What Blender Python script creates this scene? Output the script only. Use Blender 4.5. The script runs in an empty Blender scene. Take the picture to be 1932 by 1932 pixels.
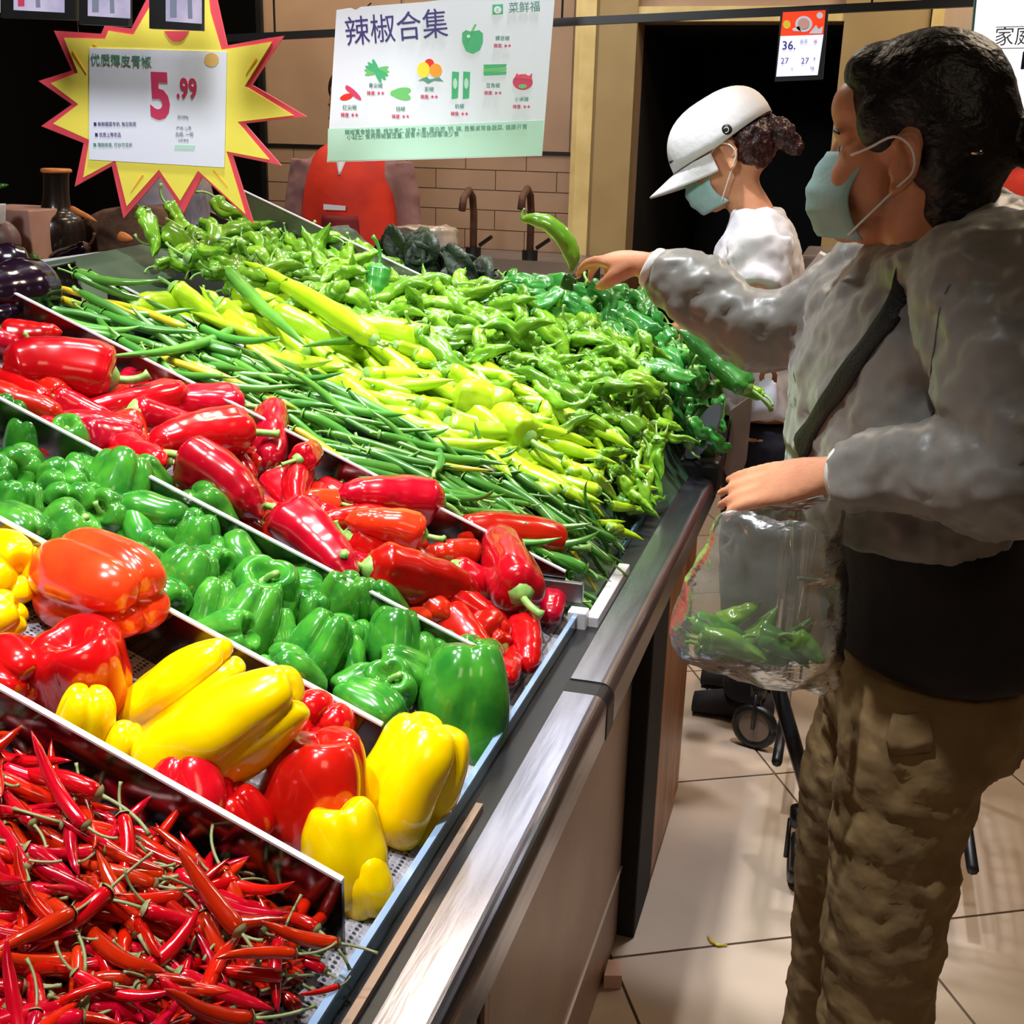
import bpy, bmesh, math, random
import numpy as np
from mathutils import Vector, Matrix, noise, Quaternion
random.seed(7)
# ------------------------------------------------------------------ camera
FPX = 2200.0; CPX = 966.0
def _n(v):
    v = np.array(v, float); return v / np.linalg.norm(v)
_d = _n([780 - CPX, 6890, FPX]); _r = _n([684, -684, FPX])
_Z = -_d; _Y = _n(_r - np.dot(_r, _Z) * _Z); _X = np.cross(_Y, _Z)
RM = np.array([_X, _Y, _Z])                 # camera axes (right, down, forward) -> world
CAM = np.array([0, 0, 1.5])
sc = bpy.context.scene
cd = bpy.data.cameras.new('camera'); cam = bpy.data.objects.new('camera', cd)
sc.collection.objects.link(cam)
cr, cu, cb = RM @ [1, 0, 0], RM @ [0, -1, 0], RM @ [0, 0, -1]
cam.matrix_world = Matrix([[cr[i], cu[i], cb[i], CAM[i]] for i in range(3)] + [[0, 0, 0, 1]])
cd.sensor_width = 36; cd.lens = FPX / 1932 * 36; cd.clip_start = 0.05
sc.camera = cam
sc.view_settings.view_transform = 'Standard'; sc.view_settings.look = 'None'
sc.view_settings.exposure = 0.12; sc.view_settings.gamma = 1; sc.view_settings.use_curve_mapping = False
w = bpy.data.worlds.new('world'); sc.world = w; w.use_nodes = True
w.node_tree.nodes['Background'].inputs[0].default_value = (1.0, 0.85, 0.7, 1)
w.node_tree.nodes['Background'].inputs[1].default_value = 0.1
def vec(v): return Vector([float(a) for a in v])
def add_light(name, kind, loc, target, energy, color, size=0.1, spot=60, blend=0.5, sy=None):
    l = bpy.data.lights.new(name, kind); l.energy = energy; l.color = color
    if kind == 'AREA':
        l.size = size
        if sy: l.shape = 'RECTANGLE'; l.size_y = sy
    else:
        l.shadow_soft_size = size
    if kind == 'SPOT': l.spot_size = math.radians(spot); l.spot_blend = blend
    o = bpy.data.objects.new(name, l); sc.collection.objects.link(o)
    o.location = loc
    o.rotation_euler = (Vector(target) - Vector(loc)).to_track_quat('-Z', 'Y').to_euler()
    return o
COOL = (0.93, 0.97, 1.0); WARM = (1.0, 0.8, 0.58)
# track spots over the produce (white), in a row along the stall
for k, (x, y) in enumerate([(-0.75, 0.35), (-0.45, 0.85), (-1.05, 1.15), (-0.55, 1.6), (-1.1, 2.0), (-0.6, 2.45)]):
    add_light('spot_lamp', 'SPOT', (x, y, 2.75), (x - 0.02, y + 0.08, 0.9), 124, COOL, 0.035, 52, 0.55)
# warm downlights of the hall
add_light('hall_lamp', 'AREA', (0.9, 3.2, 3.1), (0.9, 3.2, 0), 32, WARM, 0.6)
add_light('hall_lamp', 'AREA', (-2.6, 4.4, 3.1), (-2.4, 5.6, 1.0), 30, WARM, 0.8)
add_light('panel_lamp', 'AREA', (-1.3, 4.85, 3.15), (-1.3, 4.85, 0), 17, (0.9, 0.94, 1.0), 0.7, sy=0.9)
add_light('panel_lamp', 'AREA', (-1.1, 3.1, 3.15), (-1.1, 3.1, 0), 16, WARM, 0.35, sy=0.5)
add_light('sign_fill', 'SPOT', (-1.35, -0.5, 2.95), (-1.22, 2.3, 1.72), 235, COOL, 0.35, 36, 0.5)  # added fill spot behind the camera, brightens the star sign and poster
add_light('hall_lamp', 'AREA', (0.6, 4.6, 3.1), (0.6, 5.4, 1.2), 22, (1.0, 0.82, 0.58), 0.5)
add_light('hall_lamp', 'AREA', (0.8, -0.6, 3.0), (0.4, 1.2, 0.6), 6, (1.0, 0.8, 0.55), 0.8)
add_light('aisle_lamp', 'SPOT', (-0.1, 2.3, 3.0), (-0.12, 2.4, 0), 170, (0.85, 0.87, 1.0), 0.05, 24, 0.25)
# ------------------------------------------------------------------ pixel helpers (used to find world positions)
def ray(px, py): return RM @ _n([px - CPX, py - CPX, FPX])
TAN = math.tan(math.radians(21)); X0 = -0.36; Z0 = 0.80
def plane_z(x): return Z0 + TAN * (X0 - x)
def onp(px, py, h=0.0):
    v = ray(px, py); s = (Z0 + h + TAN * X0 - 1.5) / (v[2] + TAN * v[0]); return vec(CAM + s * v)
def onz(px, py, z): v = ray(px, py); return vec(CAM + v * (z - 1.5) / v[2])
def onx(px, py, x): v = ray(px, py); return vec(CAM + v * x / v[0])
def ony(px, py, y): v = ray(px, py); return vec(CAM + v * y / v[1])
def depth(p): return float((RM.T @ (np.array(p) - CAM))[2])
def camvec(r, u, t): return vec(RM @ np.array([r, -u, -t], float)).normalized()
# ------------------------------------------------------------------ materials
def s2l(c):
    return tuple((a / 12.92 if a <= 0.04045 else ((a + 0.055) / 1.055) ** 2.4) for a in [v / 255 for v in c]) + (1,)
def mat(name, col, rough=0.5, metal=0.0, coat=0.0, col2=None, nscale=8, bump=0.0, bscale=40, spec=0.5, sheen=0, trans=0, alpha=1, emit=None, estr=0, vary=0.0, sss=0.0, stretch=None, det=3):
    m = bpy.data.materials.new(name); m.use_nodes = True
    nt = m.node_tree; N = nt.nodes; L = nt.links; b = N['Principled BSDF']
    b.inputs['Base Color'].default_value = s2l(col); b.inputs['Roughness'].default_value = rough
    b.inputs['Metallic'].default_value = metal; b.inputs['Coat Weight'].default_value = coat
    b.inputs['Coat Roughness'].default_value = 0.08
    b.inputs['Specular IOR Level'].default_value = spec
    b.inputs['Transmission Weight'].default_value = trans; b.inputs['Alpha'].default_value = alpha
    if sheen: b.inputs['Sheen Weight'].default_value = sheen
    if sss:
        b.inputs['Subsurface Weight'].default_value = sss; b.inputs['Subsurface Radius'].default_value = (0.02, 0.008, 0.004); b.inputs['Subsurface Scale'].default_value = 0.5
    if emit: b.inputs['Emission Color'].default_value = s2l(emit); b.inputs['Emission Strength'].default_value = estr
    tc = N.new('ShaderNodeTexCoord'); mp = N.new('ShaderNodeMapping'); L.new(tc.outputs['Object'], mp.inputs[0])
    if stretch: mp.inputs['Scale'].default_value = stretch
    src = None
    if col2:
        nz = N.new('ShaderNodeTexNoise'); nz.inputs['Scale'].default_value = nscale; nz.inputs['Detail'].default_value = det
        L.new(mp.outputs[0], nz.inputs['Vector'])
        rp = N.new('ShaderNodeMapRange'); rp.inputs[1].default_value = 0.35; rp.inputs[2].default_value = 0.65; L.new(nz.outputs[0], rp.inputs[0])
        mx = N.new('ShaderNodeMix'); mx.data_type = 'RGBA'; mx.inputs[6].default_value = s2l(col); mx.inputs[7].default_value = s2l(col2)
        L.new(rp.outputs[0], mx.inputs[0]); src = mx.outputs[2]
    if vary:
        oi = N.new('ShaderNodeObjectInfo'); hs = N.new('ShaderNodeHueSaturation')
        r1 = N.new('ShaderNodeMapRange'); r1.inputs[3].default_value = 0.5 - vary * 0.02; r1.inputs[4].default_value = 0.5 + vary * 0.035
        r2 = N.new('ShaderNodeMapRange'); r2.inputs[3].default_value = 1 - vary; r2.inputs[4].default_value = 1 + vary * 0.6
        ml = N.new('ShaderNodeMath'); ml.operation = 'MULTIPLY'; ml.inputs[1].default_value = 7.31
        fr = N.new('ShaderNodeMath'); fr.operation = 'FRACT'
        L.new(oi.outputs['Random'], r1.inputs[0]); L.new(oi.outputs['Random'], ml.inputs[0]); L.new(ml.outputs[0], fr.inputs[0]); L.new(fr.outputs[0], r2.inputs[0])
        L.new(r1.outputs[0], hs.inputs['Hue']); L.new(r2.outputs[0], hs.inputs['Value'])
        if src: L.new(src, hs.inputs['Color'])
        else: hs.inputs['Color'].default_value = s2l(col)
        src = hs.outputs[0]
    if src: L.new(src, b.inputs['Base Color'])
    if bump:
        nb = N.new('ShaderNodeTexNoise'); nb.inputs['Scale'].default_value = bscale; nb.inputs['Detail'].default_value = 2
        L.new(mp.outputs[0], nb.inputs['Vector'])
        bp = N.new('ShaderNodeBump'); bp.inputs['Strength'].default_value = bump; bp.inputs['Distance'].default_value = 0.01
        L.new(nb.outputs[0], bp.inputs['Height']); L.new(bp.outputs[0], b.inputs['Normal'])
    return m
M = {}
M['red'] = mat('red_pepper_skin', (205, 14, 20), 0.18, coat=0.6, col2=(186, 8, 18), nscale=1.5, vary=0.08)
M['redorange'] = mat('orange_red_pepper_skin', (228, 50, 20), 0.18, coat=0.6, col2=(236, 66, 24), nscale=1.5)
M['yellow'] = mat('yellow_pepper_skin', (255, 214, 0), 0.2, coat=0.6, col2=(252, 200, 0), nscale=1.5)
M['green'] = mat('green_pepper_skin', (74, 150, 42), 0.16, coat=0.7, col2=(44, 116, 36), nscale=1.6, vary=0.2)
M['bigred'] = mat('long_red_pepper_skin', (198, 10, 26), 0.2, coat=0.6, col2=(172, 6, 24), nscale=10, vary=0.2)
M['chili'] = mat('red_chili_skin', (196, 8, 18), 0.15, coat=0.8, col2=(160, 2, 14), nscale=20, vary=0.25)
M['longgreen'] = mat('long_green_pepper_skin', (66, 130, 44), 0.25, coat=0.4, col2=(96, 156, 54), nscale=8, vary=0.3)
M['lime'] = mat('yellow_green_pepper_skin', (186, 216, 36), 0.25, coat=0.4, col2=(160, 202, 30), nscale=9, vary=0.18)
M['wrinkle'] = mat('wrinkled_green_pepper_skin', (128, 174, 38), 0.24, coat=0.45, col2=(88, 142, 32), nscale=14, vary=0.25)
M['dkgreen'] = mat('dark_green_pepper_skin', (72, 150, 56), 0.26, coat=0.4, col2=(50, 122, 46), nscale=14, vary=0.25)
M['stem'] = mat('green_stem', (150, 188, 96), 0.45, col2=(110, 160, 70), nscale=60)
M['stemdk'] = mat('thin_chili_stem', (112, 128, 74), 0.5, col2=(140, 130, 90), nscale=40)
M['ripe'] = mat('ripening_pepper_skin', (226, 170, 26), 0.25, coat=0.4, col2=(180, 180, 40), nscale=14)
M['aub'] = mat('aubergine_skin', (22, 9, 21), 0.15, coat=0.8, col2=(24, 8, 24), nscale=6)
M['purple'] = mat('purple_aubergine_skin', (128, 44, 140), 0.2, coat=0.7, col2=(90, 24, 104), nscale=9)
M['leafdk'] = mat('dark_leaf', (44, 62, 40), 0.5, col2=(28, 40, 28), nscale=18, bump=0.5, bscale=60)
def steel(name, col, rough, sc_=(1, 1, 1)):
    return mat(name, col, rough, metal=1.0, col2=tuple(int(c * 0.86) for c in col), nscale=9, bump=0.015, bscale=30, stretch=sc_)
M['steel'] = steel('brushed_steel', (176, 176, 190), 0.24, (6, 0.6, 6))
M['steelbrown'] = mat('dull_steel_panel', (164, 140, 122), 0.4, metal=0.6, col2=(148, 122, 106), nscale=4, bump=0.05)
M['blackmetal'] = mat('black_metal', (16, 16, 18), 0.35, col2=(26, 26, 28))
M['blackplastic'] = mat('black_plastic', (12, 12, 14), 0.4, col2=(22, 22, 22))
M['board'] = mat('divider_dark', (118, 108, 106), 0.16, metal=1.0, col2=(94, 86, 84), nscale=12)
M['boardsteel'] = mat('divider_steel', (150, 148, 148), 0.3, metal=0.85, col2=(120, 118, 118), nscale=10)
M['edge'] = mat('divider_bright_edge', (232, 228, 232), 0.3, metal=0.2)
def mat_mesh_mat():
    m = mat('perforated_liner', (126, 122, 128), 0.55); nt = m.node_tree; N = nt.nodes; L = nt.links; b = N['Principled BSDF']
    tc = N.new('ShaderNodeTexCoord'); v = N.new('ShaderNodeTexVoronoi'); v.inputs['Scale'].default_value = 170; v.inputs['Randomness'].default_value = 0.15
    L.new(tc.outputs['Object'], v.inputs[0]); r = N.new('ShaderNodeValToRGB'); r.color_ramp.elements[0].position = 0.3; r.color_ramp.elements[1].position = 0.42
    r.color_ramp.elements[0].color = s2l((40, 40, 46)); r.color_ramp.elements[1].color = s2l((150, 146, 152))
    L.new(v.outputs['Distance'], r.inputs[0]); L.new(r.outputs[0], b.inputs['Base Color'])
    bp = N.new('ShaderNodeBump'); bp.inputs['Distance'].default_value = 0.002; L.new(v.outputs['Distance'], bp.inputs['Height']); L.new(bp.outputs[0], b.inputs['Normal'])
    return m
M['liner'] = mat_mesh_mat()
M['acrylic'] = mat('blue_acrylic_guard', (96, 140, 160), 0.08, trans=0.35, alpha=0.9, coat=0.5)
M['acryledge'] = mat('guard_edge', (150, 176, 210), 0.15, metal=0.3)
M['tile'] = mat('floor_tile', (190, 170, 148), 0.32, col2=(176, 156, 136), nscale=3, bump=0.02)
M['grout'] = mat('grout', (110, 96, 82), 0.8, col2=(96, 84, 72), nscale=30)
M['walltile'] = mat('brown_wall_tile', (160, 132, 108), 0.5, col2=(150, 122, 100), nscale=4, vary=0.06)
M['wall'] = mat('brown_wall', (160, 134, 112), 0.6, col2=(150, 124, 104), nscale=4)
M['wallpale'] = mat('pale_wall', (184, 164, 146), 0.6, col2=(174, 154, 138), nscale=4)
M['ochre'] = mat('ochre_wall', (158, 136, 92), 0.55, col2=(148, 126, 84), nscale=5)
M['frame'] = mat('yellow_door_frame', (216, 196, 136), 0.4, col2=(198, 176, 116), nscale=8)
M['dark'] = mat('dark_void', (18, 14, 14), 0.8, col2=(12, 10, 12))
M['ceil'] = mat('ceiling_paint', (60, 54, 50), 0.8, col2=(52, 48, 44))
M['white'] = mat('white_card', (232, 234, 246), 0.45)
M['whitesh'] = mat('white_paper', (236, 236, 250), 0.5)
M['mint'] = mat('mint_print', (190, 226, 208), 0.5)
M['navy'] = mat('navy_print', (56, 48, 120), 0.5)
M['pink'] = mat('crimson_print', (214, 60, 100), 0.5)
M['grayp'] = mat('grey_print', (130, 140, 160), 0.5)
M['teal'] = mat('teal_print', (90, 150, 130), 0.5)
M['greenp'] = mat('green_print', (70, 180, 120), 0.5)
M['lgreenp'] = mat('light_green_print', (110, 196, 110), 0.5)
M['syel'] = mat('star_yellow', (252, 232, 92), 0.45)
M['sred'] = mat('star_red', (232, 76, 90), 0.45)
M['orangep'] = mat('orange_print', (250, 160, 40), 0.5)
M['redp'] = mat('red_print', (236, 44, 24), 0.5)
M['skin'] = mat('skin', (222, 158, 120), 0.45, col2=(208, 140, 106), nscale=20, sss=0.15, bump=0.08, bscale=150)
M['skin2'] = mat('skin_brown', (176, 122, 78), 0.45, col2=(160, 108, 68), nscale=20, sss=0.1, bump=0.08, bscale=150)
M['hair'] = mat('black_hair', (14, 11, 13), 0.5, col2=(26, 20, 21), nscale=30, bump=0.35, bscale=45, stretch=(2, 2, 2.5))
M['hair2'] = mat('reddish_dark_hair', (66, 26, 30), 0.4, col2=(40, 16, 20), nscale=30, bump=0.8, bscale=60)
M['jacket'] = mat('grey_jacket_cloth', (142, 138, 131), 0.4, col2=(126, 122, 116), nscale=10, bump=0.35, bscale=22, sheen=0.3)
M['khaki'] = mat('khaki_cloth', (150, 122, 80), 0.8, col2=(128, 102, 66), nscale=12, bump=0.4, bscale=30)
M['blackcloth'] = mat('black_cloth', (26, 22, 26), 0.8, col2=(34, 28, 32), nscale=12, bump=0.3, bscale=30)
M['navycloth'] = mat('navy_cloth', (24, 26, 44), 0.8, col2=(18, 20, 34), bump=0.2)
M['strap'] = mat('black_webbing', (16, 16, 16), 0.6, bump=0.3, bscale=300)
M['mask'] = mat('teal_mask_cloth', (170, 206, 206), 0.7, col2=(154, 194, 196), nscale=30, bump=0.1, bscale=80)
M['elastic'] = mat('white_elastic', (236, 232, 226), 0.6)
M['capcloth'] = mat('white_cap_cloth', (226, 224, 228), 0.7, bump=0.1, bscale=80)
M['tee'] = mat('white_tee_cloth', (226, 222, 226), 0.8, col2=(216, 212, 218), nscale=8, bump=0.3, bscale=14)
M['vest'] = mat('red_apron_cloth', (226, 52, 24), 0.7, col2=(200, 40, 20), nscale=8, bump=0.2, bscale=20)
M['vestdk'] = mat('dark_red_apron', (132, 20, 26), 0.7, col2=(108, 14, 22), nscale=8)
M['pinkcloth'] = mat('dusky_pink_sleeve', (150, 110, 108), 0.8, col2=(134, 96, 96), bump=0.2, bscale=30)
M['chrome'] = steel('chrome', (196, 190, 186), 0.15)
M['brown'] = mat('brown_material', (96, 64, 44), 0.7, col2=(74, 48, 34), nscale=20, bump=0.4)
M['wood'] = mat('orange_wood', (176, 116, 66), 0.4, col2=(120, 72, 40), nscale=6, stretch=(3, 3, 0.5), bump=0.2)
M['pinkbox'] = mat('pink_box_card', (214, 168, 152), 0.5, col2=(200, 152, 140))
M['screen'] = mat('tag_screen', (150, 146, 176), 0.3, emit=(176, 170, 200), estr=0.35, col2=(190, 180, 200), nscale=20)
M['counter'] = mat('grey_counter_top', (128, 118, 116), 0.35, metal=0.4, col2=(112, 104, 102))
M['greenbin'] = mat('green_plastic_bin', (56, 84, 56), 0.5, col2=(44, 66, 44))
def plastic():
    m = bpy.data.materials.new('clear_plastic_film'); m.use_nodes = True; nt = m.node_tree; N = nt.nodes; L = nt.links
    for n in list(N): N.remove(n)
    o = N.new('ShaderNodeOutputMaterial'); t = N.new('ShaderNodeBsdfTransparent'); t.inputs[0].default_value = (0.94, 0.94, 0.93, 1)
    g = N.new('ShaderNodeBsdfGlossy'); g.inputs['Roughness'].default_value = 0.3
    d = N.new('ShaderNodeBsdfTranslucent'); d.inputs[0].default_value = (0.7, 0.7, 0.68, 1)
    d2 = N.new('ShaderNodeBsdfDiffuse'); d2.inputs[0].default_value = (0.4, 0.4, 0.39, 1); a0 = N.new('ShaderNodeMixShader'); L.new(d.outputs[0], a0.inputs[1]); L.new(d2.outputs[0], a0.inputs[2])
    fz = N.new('ShaderNodeFresnel'); fz.inputs[0].default_value = 1.38
    nz = N.new('ShaderNodeTexNoise'); nz.inputs['Scale'].default_value = 14; nz.inputs['Detail'].default_value = 4
    tc = N.new('ShaderNodeTexCoord'); mp = N.new('ShaderNodeMapping'); mp.inputs['Scale'].default_value = (1, 1, 2.2); L.new(tc.outputs['Object'], mp.inputs[0]); L.new(mp.outputs[0], nz.inputs['Vector'])
    bp = N.new('ShaderNodeBump'); bp.inputs['Strength'].default_value = 0.5; bp.inputs['Distance'].default_value = 0.02; L.new(nz.outputs[0], bp.inputs['Height'])
    L.new(bp.outputs[0], g.inputs['Normal']); L.new(bp.outputs[0], fz.inputs['Normal'])
    a = N.new('ShaderNodeMixShader'); a.inputs[0].default_value = 0.27; L.new(t.outputs[0], a.inputs[1]); L.new(a0.outputs[0], a.inputs[2])
    c = N.new('ShaderNodeMixShader'); L.new(fz.outputs[0], c.inputs[0]); L.new(a.outputs[0], c.inputs[1]); L.new(g.outputs[0], c.inputs[2])
    L.new(c.outputs[0], o.inputs[0]); return m
M['film'] = plastic()
# ------------------------------------------------------------------ object helpers
COL = sc.collection
def link_mesh(name, verts, faces, m, parent=None, smooth=True):
    me = bpy.data.meshes.new(name); me.from_pydata([tuple(v) for v in verts], [], [tuple(f) for f in faces]); me.update()
    if m is not None: me.materials.append(m)
    if smooth: me.polygons.foreach_set('use_smooth', [True] * len(me.polygons))
    o = bpy.data.objects.new(name, me); COL.objects.link(o)
    if parent: o.parent = parent
    return o
def inst(name, me, parent=None):
    o = bpy.data.objects.new(name, me); COL.objects.link(o)
    if parent: o.parent = parent
    return o
def tag(o, label=None, cat=None, group=None, kind=None):
    if label: o['label'] = label
    if cat: o['category'] = cat
    if group: o['group'] = group
    if kind: o['kind'] = kind
    return o
def empty(name, loc, label=None, cat=None, group=None):
    o = bpy.data.objects.new(name, None); COL.objects.link(o); o.location = loc; o.empty_display_size = 0.05
    return tag(o, label, cat, group)
class MB:
    def __init__(s): s.v = []; s.f = []
    def add(s, vs, fs):
        b = len(s.v); s.v += [tuple(v) for v in vs]; s.f += [tuple(i + b for i in f) for f in fs]; return s
    def box(s, lo, hi):
        x0, y0, z0 = lo; x1, y1, z1 = hi
        return s.add([(x0,y0,z0),(x1,y0,z0),(x1,y1,z0),(x0,y1,z0),(x0,y0,z1),(x1,y0,z1),(x1,y1,z1),(x0,y1,z1)],
                     [(0,3,2,1),(4,5,6,7),(0,1,5,4),(1,2,6,5),(2,3,7,6),(3,0,4,7)])
    def hexa(s, p):   # 8 arbitrary corners: bottom 4, top 4
        return s.add(p, [(0,3,2,1),(4,5,6,7),(0,1,5,4),(1,2,6,5),(2,3,7,6),(3,0,4,7)])
    def tube(s, pts, r, n=8, caps=True):
        pts = [Vector(p) for p in pts]; rs = r if isinstance(r, (list, tuple)) else [r] * len(pts)
        vs = []; fs = []; up = None
        for i, p in enumerate(pts):
            t = (pts[min(i + 1, len(pts) - 1)] - pts[max(i - 1, 0)]).normalized()
            if up is None: up = Vector((0, 0, 1)) if abs(t.z) < 0.9 else Vector((1, 0, 0))
            a = t.cross(up).normalized(); b = a.cross(t).normalized(); up = b
            for k in range(n):
                an = 2 * math.pi * k / n; vs.append(p + (a * math.cos(an) + b * math.sin(an)) * rs[i])
        for i in range(len(pts) - 1):
            for k in range(n): fs.append((i*n+k, i*n+(k+1)%n, (i+1)*n+(k+1)%n, (i+1)*n+k))
        if caps: fs.append(tuple(range(n))[::-1]); fs.append(tuple((len(pts)-1)*n + k for k in range(n)))
        return s.add(vs, fs)
    def prism(s, poly, d):   # poly: list of 3D points (planar), extruded by vector d
        n = len(poly); d = Vector(d); vs = [Vector(p) for p in poly]; vs += [p + d for p in vs]
        return s.add(vs, [tuple(range(n)), tuple(range(2*n-1, n-1, -1))] + [(i, (i+1)%n, n+(i+1)%n, n+i) for i in range(n)])
    def build(s, name, m, parent=None, smooth=False, bevel=0):
        o = link_mesh(name, s.v, s.f, m, parent, smooth)
        bm = bmesh.new(); bm.from_mesh(o.data); bmesh.ops.recalc_face_normals(bm, faces=bm.faces)
        if bevel: bmesh.ops.bevel(bm, geom=list(bm.edges), offset=bevel, segments=2, affect='EDGES', profile=0.5)
        bm.to_mesh(o.data); bm.free(); return o
def catmull(P, n):
    P = [np.array(p, float) for p in P]; out = []
    for i in range(len(P) - 1):
        p0 = P[max(i-1, 0)]; p1 = P[i]; p2 = P[i+1]; p3 = P[min(i+2, len(P)-1)]
        for k in range(n):
            t = k / n
            out.append(0.5 * ((2*p1) + (-p0+p2)*t + (2*p0-5*p1+4*p2-p3)*t*t + (-p0+3*p1-3*p2+p3)*t**3))
    out.append(P[-1]); return out
def loft(rings, n=20, sub=3, power=2.0):
    """rings: (centre, u, v) vectors; closed smooth tube, capped"""
    C = catmull([r[0] for r in rings], sub); U = catmull([r[1] for r in rings], sub); V = catmull([r[2] for r in rings], sub)
    vs = []; fs = []
    for c, u, v in zip(C, U, V):
        for k in range(n):
            a = 2*math.pi*k/n; ca = math.cos(a); sa = math.sin(a)
            ca = math.copysign(abs(ca) ** (2/power), ca); sa = math.copysign(abs(sa) ** (2/power), sa)
            vs.append(c + u*ca + v*sa)
    m = len(C)
    for i in range(m-1):
        for k in range(n): fs.append((i*n+k, i*n+(k+1)%n, (i+1)*n+(k+1)%n, (i+1)*n+k))
    vs.append(C[0]); vs.append(C[-1]); a, b = len(vs)-2, len(vs)-1
    for k in range(n): fs.append((a, (k+1)%n, k)); fs.append((b, (m-1)*n+k, (m-1)*n+(k+1)%n))
    return vs, fs
def limb(pts, radii, n=16, sub=3, flat=1.0, up=(0,0,1)):
    """tapered limb through points"""
    pts = [Vector(p) for p in pts]; rings = []; up = Vector(up)
    for i, p in enumerate(pts):
        t = (pts[min(i+1, len(pts)-1)] - pts[max(i-1, 0)]).normalized()
        if i == 0:
            a = t.cross(up); a = a.normalized() if a.length > 1e-2 else t.orthogonal().normalized()
        else: a = (pa - t*pa.dot(t)).normalized()
        pa = a
        b = a.cross(t).normalized()
        rings.append((np.array(p), np.array(a) * radii[i], np.array(b) * radii[i] * flat))
    return loft(rings, n, sub)
def ellip(c, r, rot=None, n=20, m=14):
    vs = []; fs = []; c = Vector(c)
    for i in range(m+1):
        ph = math.pi*i/m
        for k in range(n):
            a = 2*math.pi*k/n
            p = Vector((r[0]*math.sin(ph)*math.cos(a), r[1]*math.sin(ph)*math.sin(a), r[2]*math.cos(ph)))
            if rot is not None: p = rot @ p
            vs.append(c + p)
    for i in range(m):
        for k in range(n): fs.append((i*n+k, (i+1)*n+k, (i+1)*n+(k+1)%n, i*n+(k+1)%n))
    return vs, fs
_tex = {}
def cloud(scale, depth_=2):
    k = (scale, depth_)
    if k not in _tex:
        t = bpy.data.textures.new('folds', 'CLOUDS'); t.noise_scale = scale; t.noise_depth = depth_; _tex[k] = t
    return _tex[k]
def organic(o, voxel, smooth=6, disp=None, dscale=0.08, ob=None):
    r = o.modifiers.new('r', 'REMESH'); r.mode = 'VOXEL'; r.voxel_size = voxel; r.use_smooth_shade = True
    s = o.modifiers.new('s', 'SMOOTH'); s.iterations = smooth; s.factor = 0.5
    if disp:
        d = o.modifiers.new('d', 'DISPLACE'); d.texture = cloud(dscale); d.strength = disp; d.mid_level = 0.5
        d.texture_coords = 'GLOBAL' if ob is None else 'OBJECT'
        if ob is not None: d.texture_coords_object = ob
    return o
# ------------------------------------------------------------------ produce meshes
def mesh_of(name, vs, fs, m):
    me = bpy.data.meshes.new(name); me.from_pydata([tuple(v) for v in vs], [], fs); me.materials.append(m)
    me.polygons.foreach_set('use_smooth', [True] * len(me.polygons)); me.update(); return me
def bell_mesh(seed, m, lobes=4, e=1.05, tip=0.14, taper=0.0, nt=44, sub=3, deep=1.0):
    rd = random.Random(seed)
    prof = [(0.0,.52),(.22,.56),(.5,.84),(.78,.86),(.96,.58),(1.0,.15),(.95,-.3),(.84,-.66),(.62,-.9),(.32,-.86),(0.0,-.72)]
    prof = catmull([np.array((a*(1-taper*max(0,-b)), b*e)) for a, b in prof], sub); K = len(prof)
    amp = [rd.uniform(.88, 1.1) for _ in range(lobes)]; ext = [rd.uniform(-.1, .14) for _ in range(lobes)]
    ph = rd.uniform(0, 6.28); sh = [rd.uniform(-.15, .15) for _ in range(lobes)]
    vs = []; fs = []
    for i, (ro, z) in enumerate(prof):
        s = i / (K-1)
        for k in range(nt):
            th = 2*math.pi*k/nt; u = (th/(2*math.pi)*lobes) % lobes; li = int(u); fr = u - li
            g = math.sin(math.pi*fr) ** 0.5
            w_ = amp[li]*g + (amp[li]+amp[(li+1)%lobes])/2*(1-g)
            A = deep*(0.2 + 0.3*abs(2*s-1)**1.8)
            r = ro * (1 - A*(1-g)) * w_
            zz = z - (tip*g + ext[li]*g)*max(0, s-.55)/.45*(1 if ro > .12 else .3) + (tip*.8*g)*max(0, .42-s)/.42*(1 if ro > .12 else .2)
            a = th + ph
            x, y = r*math.cos(a), r*math.sin(a)
            nn = noise.noise(Vector((x*1.1+seed*3.1, y*1.1, zz*1.1)))*.09
            vs.append((x*(1+nn)+.08*noise.noise(Vector((seed, zz, 0))), y*(1+nn), zz*(1+nn*.5)))
    for i in range(K-1):
        for k in range(nt): fs.append((i*nt+k, (i+1)*nt+k, (i+1)*nt+(k+1)%nt, i*nt+(k+1)%nt))
    return mesh_of('bell_pepper', vs, fs, m)
def bell_stem_mesh(seed, e=1.05):
    rd = random.Random(seed); mb = MB(); z0 = .5*e
    an = rd.uniform(0, 6.28); bx, by = math.cos(an), math.sin(an); L = rd.uniform(.42, .7)
    mb.tube([(0,0,z0-.08),(0,0,z0+.12),(bx*.06,by*.06,z0+L*.5),(bx*.22,by*.22,z0+L*.85),(bx*.34,by*.34,z0+L)], [.1,.12,.1,.1,.14], 8)
    vs=[(0,0,z0+.14)]; n=20
    for ring,(r,z) in enumerate([(.16,.12),(.3,.09),(.4,.14)]):
        for k in range(n):
            a=2*math.pi*k/n; rr=r*(1+.2*math.cos(5*a)*(ring>0)); vs.append((rr*math.cos(a),rr*math.sin(a),z0+z))
    fs=[(0,1+k,1+(k+1)%n) for k in range(n)]
    for q in range(2):
        for k in range(n): fs.append((1+q*n+k,1+(q+1)*n+k,1+(q+1)*n+(k+1)%n,1+q*n+(k+1)%n))
    mb.add(vs,fs)
    return mesh_of('stem', mb.v, mb.f, M['stem'])
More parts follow.
